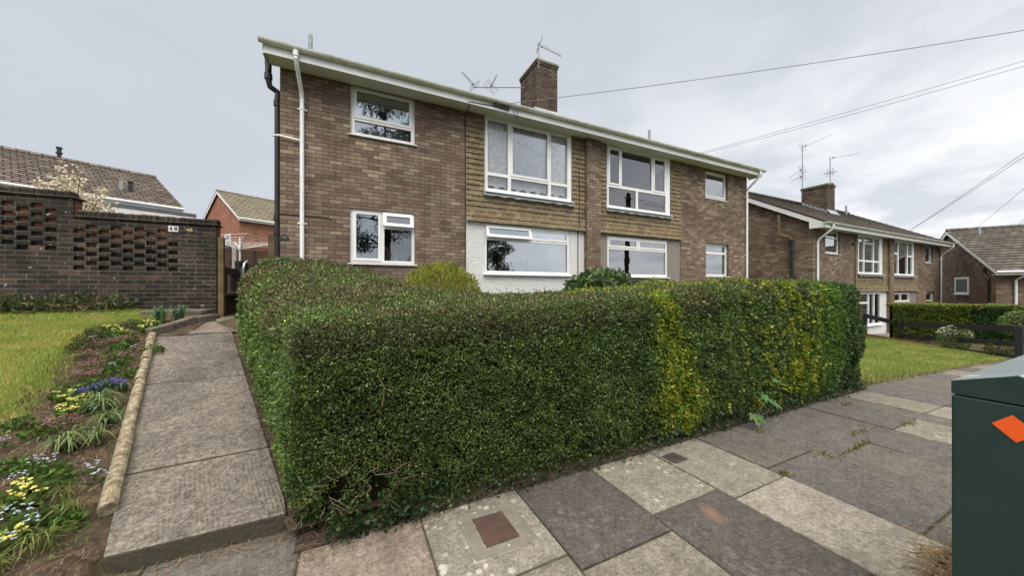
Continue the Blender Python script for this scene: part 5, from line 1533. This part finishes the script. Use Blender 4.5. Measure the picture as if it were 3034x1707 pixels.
o = blades(Q, rng.uniform(.03, .075, len(Q)), .012, cvar(col, len(Q), .22, .08), 'side_grass', lean=.7); o['kind'] = 'stuff'
n_ = 130
Qd = np.vstack([gz(np.column_stack([rng.uniform(-6.5, -2.9, 34), rng.uniform(3.4, 7.9, 34)]), .06), gz(np.column_stack([rng.uniform(9.5, 16, 16), rng.uniform(2.3, 4.4, 16)]), .07)])
Qd = Qd[(Qd[:, 0] > 0) | (Qd[:, 0] < np.interp(Qd[:, 1], by, bx) - .1)]
bb = np.tile(np.arange(6) * math.pi / 3, len(Qd)); o = raw_mesh('lawn_daisies', leaf_verts(np.repeat(Qd, 6, 0), np.column_stack([np.cos(bb), np.sin(bb), np.full(len(bb), .3)]), .013, .009, .1), 4, 'petal', None, cvar([.78, .78, .74], len(bb), .08, .03)); o['kind'] = 'stuff'
# rough litter over the bed
P = scat(19000, -3.3, -1.2, 2.5, 7.4, lambda P: (P[:, 0] > np.interp(P[:, 1], by, bx) - .15) & (P[:, 0] < PA.x + PD.x * (P[:, 1] - 2.65) - .05))
Q = gz(P, .02); Q[:, 2] += .01
col = np.tile([.20, .15, .09], (len(Q), 1)); m_ = snoise(Q, 3.) > .1; col[m_] = [.10, .135, .03]
o = blades(Q, rng.uniform(.02, .07, len(Q)), .005, cvar(col, len(Q), .3, .1), 'bed_litter', lean=.98); o['kind'] = 'stuff'
P = scat(11000, -1.9, -.0, 2.5, 6.8, lambda P: (P[:, 0] > PB.x + PD.x * (P[:, 1] - 2.65) + .02) & (P[:, 0] < PB.x + PD.x * (P[:, 1] - 2.65) + .3))
Q = gz(P, 0.01); Q[:, 2] = [pz(max(y, 2.6)) - .045 for y in P[:, 1]]
o = blades(Q, rng.uniform(.015, .07, len(Q)), .006, cvar([.19, .145, .10], len(Q), .4, .1), 'leaf_litter', lean=1.0); o['kind'] = 'stuff'
# undergrowth at the foot of the dark wall
P = scat(5200, -6.5, -3.3, 7.6, 8.08, lambda P: P[:, 0] < 9)
Q = gz(P, .02); nz2 = snoise(Q, 2.4)
Q[:, 2] += rng.random(len(Q)) * np.clip(.20 + nz2 * .25, .03, .4)
col = np.tile([.06, .085, .032], (len(Q), 1)); col[nz2 > .12] = [.045, .10, .03]; col[rng.random(len(Q)) < .35] = [.17, .12, .075]
o = raw_mesh('undergrowth', leaf_verts(Q, np.tile([0, -.4, .8], (len(Q), 1)), rng.uniform(.05, .13, len(Q)), .022, .8), 4, 'leafmatt', None, cvar(col, len(Q), .3, .12)); o['kind'] = 'stuff'

def plant(kind, x, y, label, cat, group, s=1.):
    z = Gf(x, y) + .015
    t = empty(kind, (x, y, z)); tag(t, label, cat, group)
    def fol(n, r, h, L, W, c, up=.3, spread=.6):
        a = rng.uniform(0, 2 * math.pi, n); rr = r * np.sqrt(rng.random(n))
        P = np.column_stack([np.cos(a) * rr, np.sin(a) * rr, rng.random(n) * h * (1 - .6 * (rr / r) ** 2)])
        N = unit(np.column_stack([np.cos(a), np.sin(a), np.full(n, .8)]))
        raw_mesh('leaves', leaf_verts(P, N, L * rng.uniform(.7, 1.3, n), W, spread, up=up), 4, 'leafmatt', t, cvar(c, n, .25, .1))
    def flo(n, r, z0, z1, size, c, per=5):
        a = rng.uniform(0, 2 * math.pi, n); rr = r * np.sqrt(rng.random(n))
        P = np.column_stack([np.cos(a) * rr, np.sin(a) * rr, rng.uniform(z0, z1, n)])
        P5 = np.repeat(P, per, 0); b = np.tile(np.arange(per) * 2 * math.pi / per, n) + np.repeat(a, per)
        ax = np.column_stack([np.cos(b), np.sin(b), np.full(n * per, .35)])
        raw_mesh('flowers', leaf_verts(P5, ax, size, size * .8, .12), 4, 'petal', t, cvar(c, n * per, .12, .06))
    def strap(n, H, W, c, lean=.7):
        n = max(n, 6)
        # arching leaves in three segments
        V = []
        for k in range(n):
            a = random.uniform(0, 6.283); h = H * random.uniform(.6, 1.15); l = lean * random.uniform(.3, 1.2)
            b = Vector((random.uniform(-.05, .05), random.uniform(-.05, .05), 0)) * s
            d = Vector((math.cos(a), math.sin(a), 0)); sd = Vector((-d.y, d.x, 0)) * W / 2
            p0, p1, p2 = b, b + d * h * l * .35 + Vector((0, 0, h * .65)), b + d * h * l * 1.0 + Vector((0, 0, h * (.75 - .55 * l)))
            pm = (p1 + p2) / 2 + Vector((0, 0, h * .10))
            V += [p0 - sd, p0 + sd, p1 + sd, p1 - sd, p1 - sd, p1 + sd, pm + sd * .8, pm - sd * .8, pm - sd * .8, pm + sd * .8, p2 + sd * .1, p2 - sd * .1]
        raw_mesh('leaves', np.array([tuple(v) for v in V]), 4, 'leaf', t, np.repeat(cvar(c, n, .2, .08), 3, 0))
    if kind == 'primrose':
        fol(40, .09 * s, .05, .085, .04, [.10, .16, .035]); flo(int(20 * s), .09 * s, .06, .11, .018, [.78, .74, .25])
    elif kind == 'heather':
        fol(260, .13 * s, .10, .03, .008, [.085, .10, .035], .5); flo(int(60 * s), .13 * s, .07, .13, .010, [.48, .20, .28], 4)
    elif kind == 'hyacinth':
        strap(14, .14, .016, [.06, .12, .04]); 
        m = 5; 
        for q in range(2):
            cx, cy = random.uniform(-.04, .04), random.uniform(-.04, .04)
            nn_ = 36; a = rng.uniform(0, 6.28, nn_); zz = rng.uniform(.05, .12, nn_)
            P = np.column_stack([cx + .018 * np.cos(a), cy + .018 * np.sin(a), zz]); N = np.column_stack([np.cos(a), np.sin(a), np.full(nn_, .2)])
            raw_mesh('flowers', leaf_verts(P, N, .022, .014, .3), 4, 'petal', t, cvar([.12, .10, .34], nn_, .25, .1))
    elif kind == 'forget_me_not':
        fol(40, .06 * s, .05, .035, .014, [.075, .115, .04]); flo(int(12 * s), .055 * s, .06, .10, .010, [.62, .70, .86])
    elif kind == 'strap_leaved_clump':
        strap(int(75 * s), .24 * s, .010, [.135, .19, .065], .95)
    elif kind == 'grass_tuft':
        strap(int(46 * s), .18 * s, .005, [.16, .19, .05], .9)
    elif kind == 'leafy_plant':
        fol(int(120 * s), .11 * s, .09, .04, .026, [.075, .135, .028], .1, .7)
    elif kind == 'daffodil_clump':
        s = 1.0; strap(int(60 * s), .30 * s, .014, [.085, .17, .075], .45)
    elif kind == 'dark_heath':
        fol(340, .16 * s, .14, .03, .010, [.05, .065, .026], .6)
    elif kind == 'weed':
        fol(26, .045 * s, .02, .03, .012, [.12, .16, .035], .1, .8)
    return t
BED = 'spring flowers in the bed beside the path'
def where(y):
    return ('at the front corner of the bed' if y < 3.0 else 'beside the lowest log' if y < 3.9 else 'half way up the bed' if y < 5.0 else 'beside the upper logs' if y < 6.0 else 'near the top of the bed')
used_labels = {}
def uniq(base, x, y, other):
    return base
rows = []
def addp(kind, pts, base, cat, s0=1.):
    pts = sorted(pts, key=lambda p: p[1])
    for i, (x, y) in enumerate(pts):
        rows.append((kind, x, y, base, cat, s0 * random.uniform(.68, .95)))
addp('primrose', [(-1.87, 3.28), (-1.80, 3.20), (-2.36, 4.58), (-2.20, 4.45), (-2.17, 4.31), (-2.95, 6.60), (-2.79, 6.44), (-2.63, 6.81), (-2.60, 6.58), (-1.70, 2.86)], 'pale yellow primrose', 'primrose', 1.05)
addp('heather', [(-2.72, 5.99), (-2.71, 5.60), (-2.50, 5.29), (-2.42, 5.02), (-2.37, 5.47), (-2.60, 6.05), (-2.10, 4.06)], 'pink heather', 'heather', 1.0)
addp('hyacinth', [(-2.04, 4.70), (-2.13, 4.76), (-2.22, 4.70), (-2.26, 4.58)], 'violet blue hyacinth', 'hyacinth')
addp('forget_me_not', [(-1.98, 3.58), (-1.90, 3.55), (-1.95, 3.40), (-1.79, 3.08), (-1.72, 3.04), (-1.65, 2.94), (-1.80, 2.95), (-1.66, 2.82), (-1.74, 2.78), (-2.00, 4.26), (-2.35, 5.22), (-2.40, 5.76), (-2.95, 6.25), (-2.32, 3.9), (-1.62, 3.40), (-1.52, 3.28)], 'pale blue forget me not', 'flower')
addp('strap_leaved_clump', [(-1.93, 3.76), (-1.78, 3.80), (-1.84, 4.06), (-1.97, 4.32), (-2.05, 4.42)], 'arching strap leaved clump', 'plant')
addp('grass_tuft', [(-1.52, 2.78), (-1.62, 2.70), (-1.50, 2.99), (-1.63, 3.19), (-1.84, 2.88), (-1.9, 3.1)], 'green grass tuft', 'grass')
addp('leafy_plant', [(-1.58, 3.02), (-1.66, 3.0), (-1.50, 2.92), (-1.87, 3.47), (-1.76, 3.34), (-2.87, 6.39), (-2.63, 6.15), (-2.54, 5.84), (-2.42, 5.58), (-2.30, 5.15), (-2.25, 4.80), (-2.32, 4.86), (-2.55, 5.92), (-2.2, 4.0), (-2.45, 4.75), (-2.5, 5.6), (-2.75, 6.3), (-2.1, 5.05), (-2.35, 5.35), (-2.62, 6.2), (-2.1, 3.6), (-2.4, 4.2), (-2.2, 5.75)], 'low leafy green plant', 'plant')
addp('daffodil_clump', [(-2.42, 7.10), (-2.62, 7.02)], 'upright green daffodil clump without flowers', 'plant')
addp('dark_heath', [(-3.05, 6.50), (-2.98, 6.22), (-2.80, 6.72), (-2.9, 5.9)], 'dark heath mound', 'plant')
def nearest(i):
    k, x, y, *_ = rows[i]
    c = [(math.hypot(x - r[1], y - r[2]), r[3]) for j, r in enumerate(rows) if r[0] != k]
    return min(c)[1]
names_near = {}
final = []
for i, r in enumerate(rows):
    same = [q for q in rows if q[0] == r[0]]
    same.sort(key=lambda q: q[2])
    rank = same.index(r); N_ = len(same)
    nth = ['', 'second ', 'third ', 'fourth ', 'fifth ', 'sixth ', 'seventh ', 'eighth ', 'ninth ', 'tenth ', 'eleventh ', 'twelfth ', 'thirteenth ', 'fourteenth ']
    ords = [q + 'lowest' for q in nth]
    rev = [q + 'topmost' for q in nth]
    o_ = ords[rank] if rank < (N_ + 1) // 2 else rev[N_ - 1 - rank]
    final.append('%s %s in the bed, beside a %s' % (o_, r[3], nearest(i)))
for r, lab in zip(rows, final):
    plant(r[0], r[1], r[2], lab, r[4], r[3] + ' plants in the flower bed', r[5])
wl = [(4.13, 2.20, 'flat weed growing on the dark slab near the sapling leaves'), (3.37, 1.60, 'moss tuft at the corner of the pale ribbed cover slab'), (4.11, 1.62, 'weed at the meeting of two dark slabs in mid pavement'),
      (4.48, 1.55, 'long straggling weed in the cross joint of dark slabs'), (4.76, 1.57, 'weed at the right end of the mid pavement cross joint'), (5.08, 1.72, 'pale weed in the joint before the white slab'),
      (6.16, 2.19, 'low weed in a joint close to the far hedge end'), (5.93, 1.55, 'weed by the lichened slab near the cabinet edge')]
def weed(x, y, lab, n, sx, sy):
    t = empty('joint_weed', (x, y, float(pave_z(x)))); tag(t, lab, 'weed', 'weeds in the paving joints')
    P = np.column_stack([rng.normal(size=n) * sx, rng.normal(size=n) * sy, np.abs(rng.normal(size=n)) * .006])
    raw_mesh('leaves', leaf_verts(P, np.tile([0, 0, 1.], (n, 1)), .03, .012, .85), 4, 'leafmatt', t, cvar([.17, .165, .055], n, .3, .1))
for (x, y, lab), (sx, sy) in zip(wl, [(.05, .03), (.03, .02), (.03, .06), (.13, .018), (.10, .02), (.11, .02), (.07, .02), (.08, .02)]): weed(x, y, lab, 70, sx, sy)
# maple seedling at the hedge foot
t = empty('seedling', (4.32, 2.36, .0)); tag(t, 'pale green seedling with big lobed leaves sticking out of the hedge foot', 'seedling')
def lobed(c, d, size):
    # a five lobed leaf, slightly cupped
    d = Vector(d).normalized(); s = d.cross(Vector((0, -.6, .8))).normalized(); n = s.cross(d)
    out = []
    for a, r in zip(np.linspace(-150, 150, 21), [.3, .42, .30, .62, .42, .34, .8, .52, .40, .78, 1.0, .78, .40, .52, .8, .34, .42, .62, .30, .42, .3]):
        out.append(Vector(c) + (d * math.cos(R(a)) + s * math.sin(R(a))) * r * size - n * .12 * size * abs(math.sin(R(a))))
    return out
m = MB()
for c, d, sz in (((.02, -.10, .36), (.4, -.5, -.55), .13), ((.20, -.12, .26), (.6, -.3, -.6), .12), ((-.18, -.10, .16), (-.2, -.5, -.7), .13), ((.30, -.06, .5), (.5, -.5, -.2), .08), ((-.06, -.1, .13), (.3, -.5, -.7), .11)):
    m.cur = (.10 * random.uniform(.8, 1.2), .20 * random.uniform(.85, 1.15), .07, 1)
    o_ = lobed(c, d, sz); cc = m.vert(c); ii = [m.vert(p) for p in o_]
    for a, b in zip(ii[:-1], ii[1:]): m.f.append([cc, a, b])
m.build('leaves', 'leafmatt', t)
m = MB(); m.tube([(0, 0, 0), (.02, -.05, .2), (.02, -.10, .36)], .004, 5); m.tube([(0, 0, 0.02), (.12, -.08, .15), (.20, -.12, .26)], .004, 5); m.tube([(0, 0, 0.02), (-.1, -.06, .1), (-.18, -.10, .16)], .004, 5); m.build('stems', 'twig', t)
m = MB(); m.prism([(5.44, 2.50, .012), (5.53, 2.44, .012), (5.56, 2.50, .03), (5.50, 2.56, .06)], (.01, .01, .03)); tag(m.build('wrapper', 'red'), 'crumpled red wrapper on the pavement at the hedge foot', 'litter')
# orange mark on a slab is worn paint: thin patch following the slab
# dry grass behind the cabinet
m = MB()
for k in range(800):
    x = random.gauss(3.0, .22); y = abs(random.gauss(0, .13)) + .46
    if not 2.6 < x < 3.55 or y > .62 + (x - 2.6) * .35: continue
    z = .01 + random.random() * .09; a = random.uniform(0, 6.28); L = random.uniform(.04, .11)
    d = Vector((math.cos(a), math.sin(a), random.uniform(-.1, .5))); e = Vector((math.cos(a + 1.2), math.sin(a + 1.2), random.uniform(-.5, .2)))
    p = Vector((x, y, z)); m.cur = None
    m.tube([p, p + d * L * .4, p + d * L * .75 + e * L * .25, p + d * L * .8 + e * L * .6], [.0035, .003, .0025, .0015], 4)
MAT['straw'] = noisy('dry_straw', (.36, .27, .15), (.17, .12, .075), 9, .9, .1)
o = m.build('dry_grass', 'straw')
tag(o, 'heap of dry straw coloured grass at the back of the green cabinet', 'dry grass')
m = MB()
for k in range(26):
    x = random.uniform(.2, 5.5); y = random.uniform(1.0, 2.3); a = random.uniform(0, 6.28); L = random.uniform(.03, .09)
    z = float(pave_z(x)) + .008
    m.tube([(x, y, z), (x + math.cos(a) * L * .5, y + math.sin(a) * L * .5, z + .008), (x + math.cos(a + .5) * L, y + math.sin(a + .5) * L, z)], .0016, 4)
o = m.build('fallen_straws', 'twig'); o['kind'] = 'stuff'
n = 420; Q = np.column_stack([rng.uniform(-1.35, .6, n), rng.normal(2.52, .07, n), np.full(n, .012)])
Q[:, 1] = np.where(Q[:, 0] < -.3, rng.normal(2.58, .04, n), rng.normal(2.36, .06, n))
o = blades(Q, rng.uniform(.02, .08, n), .005, cvar([.22, .16, .10], n, .35, .1), 'hedge_litter', lean=1.0); o['kind'] = 'stuff'

# things standing on the kitchen window ledge of the near house
lx, ly, lz = -1.12, 7.3 + .20, 1.05 + 1.08
tag(MB().lathe((lx + 1.27, ly, lz), [(.035, 0), (.037, .16), (.012, .19), (.012, .24), (.02, .25)], 12).build('bottle', 'plate_white'), 'white bottle on the window ledge at the left of the lower window', 'bottle')
tag(MB().lathe((lx + 2.02, ly, lz), [(.05, 0), (.052, .10), (.02, .13), (.012, .19), (.03, .20), (.01, .22)], 12).build('soap_dispenser', 'soap'), 'pale green soap dispenser on the ledge of the lower window', 'dispenser')
tag(MB().lathe((lx + 2.20, ly, lz), [(.03, 0), (.03, .05), (.018, .08), (.018, .11)], 10).build('jar', 'wood_gold'), 'small gold topped jar at the right of the window ledge', 'jar')
t = empty('mirror', (lx + 1.73, ly + .03, lz)); tag(t, 'octagonal gilt framed mirror standing on the kitchen window ledge', 'mirror')
oc = [(.20 * math.cos(R(22.5 + 45 * k)), .20 * math.sin(R(22.5 + 45 * k)) + .18) for k in range(8)]
ic = [(.145 * math.cos(R(22.5 + 45 * k)), .145 * math.sin(R(22.5 + 45 * k)) + .18) for k in range(8)]
m = MB()
for k in range(8):
    a, b, c, d = oc[k], oc[(k + 1) % 8], ic[(k + 1) % 8], ic[k]
    m.face([(a[0], -.02, a[1]), (b[0], -.02, b[1]), (c[0], -.02, c[1]), (d[0], -.02, d[1])][::-1])
    m.face([(a[0], .0, a[1]), (b[0], .0, b[1]), (b[0], -.02, b[1]), (a[0], -.02, a[1])][::-1])
m.build('frame', 'wood_gold', t); MB().prism([(p[0] * .99, -.008, .18 + (p[1] - .18) * .99) for p in ic], (0, .004, 0)).build('glass', 'mirror', t)
t = empty('pot_plant', (-1.12 + 5.0, 7.3 + .2, 1.05 + .93)); tag(t, 'small plant in a white pot on the ledge of the wide lower window', 'pot plant')
MB().lathe((0, 0, 0), [(.05, 0), (.07, .13), (.075, .14)], 14).build('pot', 'plate_white', t)
P = np.column_stack([rng.normal(size=(90, 2)) * .05, rng.uniform(.14, .28, 90)]); raw_mesh('leaves', leaf_verts(P, unit(P), .07, .03, .7), 4, 'leafmatt', t, cvar([.05, .09, .03], 90))

# ------------------------------------------------------------------ pole and cables on the right
pt = Vector((14.75, -.28, 6.9))
t = empty('telegraph_pole', (pt.x, pt.y, 0)); tag(t, 'brown telegraph pole on the pavement edge carrying the house cables', 'pole')
MB().tube([(0, 0, -1), (0, 0, 3), (0, 0, 7.2)], [.155, .14, .115], 14).build('shaft', 'tar', t)
MB().tube([(-.35, 0, 6.9), (.35, 0, 6.9)], .03, 8).build('cross_arm', 'metal', t)
def cable(label, a, b, sag, r=.011):
    a, b = Vector(a), Vector(b); pts = []
    for k in range(21):
        s = k / 20; p = a.lerp(b, s); p.z -= sag * 4 * s * (1 - s); pts.append(p)
    tag(MB().tube(pts, r, 5).build('overhead_cable', 'linecable', smooth=True), label, 'cable', 'overhead cables to the houses')
top = pt
cable('highest overhead cable, crossing behind the near chimney to the house eaves', top + Vector((-.1, .05, .1)), (2.98, 6.83, 5.66), .12, .0065)
cable('upper of the two close cables ending at the middle of the near roof edge', top + Vector((-.2, 0, 0)), (9.5, 6.85, 5.70), .05, .0055)
cable('lower of the two close cables ending at the middle of the near roof edge', top + Vector((-.2, 0, -.12)), (9.5, 6.85, 5.66), .07, .0055)
cable('upper of the two cables running down to the far pair of flats', top + Vector((.1, .1, 0)), (23.2, 6.25, 4.10), .06, .007)
cable('lower of the two cables running down to the far pair of flats', top + Vector((.1, .1, -.18)), (23.0, 6.25, 4.05), .08, .007)
cable('left cable running down to the house at the far right edge', top + Vector((.25, .1, 0)), (31.0, 6.2, 4.3), .1, .007)
cable('rightmost cable running down to the house at the far right edge', top + Vector((.3, .1, -.1)), (31.5, 5.2, 3.8), .1, .007)

# ------------------------------------------------------------------ trees across the road (seen in the window glass)
def tree(label, x, y, H, R_, n, colr, trunk_h, name='pine_tree', flat=1., gap=.35):
    t = empty(name, (x, y, Gf(x, y))); tag(t, label, 'tree', 'trees across the road')
    m = MB(); lean = random.uniform(-.3, .3)
    m.tube([(0, 0, -.3), (lean * .2, 0, H * .35), (lean, .2, H * .7), (lean * 1.2, .2, H * .95)], [H * .022, H * .017, H * .011, .04], 10)
    cs = []
    for k in range(34):
        z = lerp(trunk_h, H, (k + random.random()) / 34); rr = R_ * (1.1 - .75 * ((z - trunk_h) / (H - trunk_h)) ** 1.3) * random.uniform(.45, 1)
        a = random.uniform(0, 6.28); e = Vector((lean * z / H + rr * math.cos(a), rr * math.sin(a), z + random.uniform(.1, .8)))
        m.tube([(lean * z / H, 0, z), tuple((Vector((lean * z / H, 0, z)) + e) / 2 + Vector((0, 0, .15))), tuple(e)], [H * .006, H * .004, .012], 6)
        cs.append((e, R_ * random.uniform(.22, .42)))
    m.build('trunk', 'bark', t)
    cen = np.array([tuple(c[0]) for c in cs]); rad = np.array([c[1] for c in cs])
    k = rng.integers(0, len(cs), n)
    d = unit(rng.normal(size=(n, 3)))
    P = cen[k] + d * (rad[k] * rng.random(n) ** .45)[:, None] * np.array([1, 1, .55 * flat])
    raw_mesh('crown', leaf_verts(P, d, rng.uniform(.16, .30, n), .10, .7), 4, 'leafmatt', t, cvar(colr, n, .3, .1))
tree('tall dark pine across the road, mirrored in the near kitchen windows', 2.6, -12.5, 17, 3.4, 9000, [.028, .042, .016], 4.5)
tree('leaning dark pine across the road, mirrored beside the tall pine', 5.2, -15.5, 16, 3.0, 8000, [.028, .042, .016], 4.0)
tree('second tall pine across the road, left of the others in the window reflections', -1.8, -13.5, 16, 3.2, 8000, [.028, .042, .016], 4.5)
tree('rounded tree across the road, mirrored in the wide lower window', 11.2, -13.5, 7.6, 2.4, 7000, [.03, .046, .016], 1.6, 'broad_tree', 1.3)
n = 9000
Q = np.column_stack([rng.uniform(-40, 60, n), rng.uniform(-24, -20, n), np.zeros(n)])
Q[:, 2] = rng.random(n) * (2.4 + 1.3 * np.array([mnoise.noise(Vector((x * .16, 1, 0))) for x in Q[:, 0]]))
o = raw_mesh('distant_woods', leaf_verts(Q, unit(rng.normal(size=(n, 3))), .55, .40, .8), 4, 'leafmatt', None, cvar([.03, .045, .018], n)); o['kind'] = 'stuff'

# ------------------------------------------------------------------ sky and light
w = bpy.data.worlds.new('World'); SC.world = w; w.use_nodes = True
nt = w.node_tree; nt.nodes.clear()
out = nt.nodes.new('ShaderNodeOutputWorld'); bg = nt.nodes.new('ShaderNodeBackground')
sky = nt.nodes.new('ShaderNodeTexSky'); sky.sky_type = 'NISHITA'; sky.sun_disc = False
SUN_EL, SUN_AZ = R(48), R(205)       # azimuth measured clockwise from +Y
sky.sun_elevation = SUN_EL; sky.sun_rotation = SUN_AZ; sky.air_density = 1.; sky.dust_density = 2.
tc = nt.nodes.new('ShaderNodeTexCoord'); gen = tc.outputs['Generated']
x, y, z = sep(nt, gen)
# cloud sheet: project the direction on a flat layer so clouds flatten towards the horizon
zz = mth(nt, 'ADD', mth(nt, 'MAXIMUM', z, 0.), .16)
pl = comb(nt, mth(nt, 'DIVIDE', x, zz), mth(nt, 'DIVIDE', y, zz), 0.)
n1 = noise(nt, pl, .75, 5, .55, .3); n2 = noise(nt, pl, 2.3, 5, .6, .4)
cl = mth(nt, 'ADD', mth(nt, 'MULTIPLY', n1, .65), mth(nt, 'MULTIPLY', n2, .35))
lowx = mapr(nt, mth(nt, 'SUBTRACT', mth(nt, 'MULTIPLY', x, .8), mth(nt, 'MULTIPLY', z, .9)), -.2, .75, 0, 1, True)   # thinner, whiter cloud low on the right
patchy = mapr(nt, cl, .42, .56)
ccol = mix(nt, lowx, mix(nt, patchy, (4.35, 4.65, 5.1), (4.65, 4.93, 5.38)), mix(nt, patchy, (5.2, 5.42, 5.85), (7.8, 7.82, 7.85)))
zen = mapr(nt, z, .64, .97, 1., 4.6, True)
behind = mapr(nt, y, .1, -.7, 1., 1.55, True)
amt = mth(nt, 'MULTIPLY', zen, behind)
ccol = mix(nt, mapr(nt, z, .66, .85, 0, 1, True), ccol, (6.6, 6.1, 5.5))
vm = nt.nodes.new('ShaderNodeVectorMath'); vm.operation = 'SCALE'
nt.links.new(ccol, vm.inputs[0]); nt.links.new(amt, vm.inputs[3])
fin = mix(nt, .93, sky.outputs[0], vm.outputs[0])
nt.links.new(fin, bg.inputs[0]); bg.inputs[1].default_value = .093
nt.links.new(bg.outputs[0], out.inputs[0])
sl = bpy.data.lights.new('sun', 'SUN'); sl.energy = 1.5; sl.angle = R(35); sl.color = (1., .94, .86)
so = bpy.data.objects.new('sun', sl); COL.objects.link(so)
dv = Vector((math.sin(SUN_AZ) * math.cos(SUN_EL), math.cos(SUN_AZ) * math.cos(SUN_EL), math.sin(SUN_EL)))
so.rotation_euler = dv.to_track_quat('Z', 'Y').to_euler(); so.location = dv * 40

# ------------------------------------------------------------------ camera
cd = bpy.data.cameras.new('camera'); cam = bpy.data.objects.new('camera', cd); COL.objects.link(cam)
cd.sensor_width = 36; cd.lens = 850 / 2575 * 36; cd.shift_y = 1.5 / 2575
cd.clip_start = .05; cd.clip_end = 2000
cam.location = (0, 0, 1.6); cam.rotation_euler = (math.pi / 2, 0, -R(25.746))
SC.camera = cam
vs = SC.view_settings; vs.view_transform = 'Standard'; vs.look = 'None'; vs.exposure = .62; vs.gamma = 1.; vs.use_curve_mapping = False
cy = SC.cycles
cy.use_denoising = True; cy.max_bounces = 8; cy.transparent_max_bounces = 16; cy.diffuse_bounces = 4; cy.glossy_bounces = 4
cy.caustics_reflective = False; cy.caustics_refractive = False
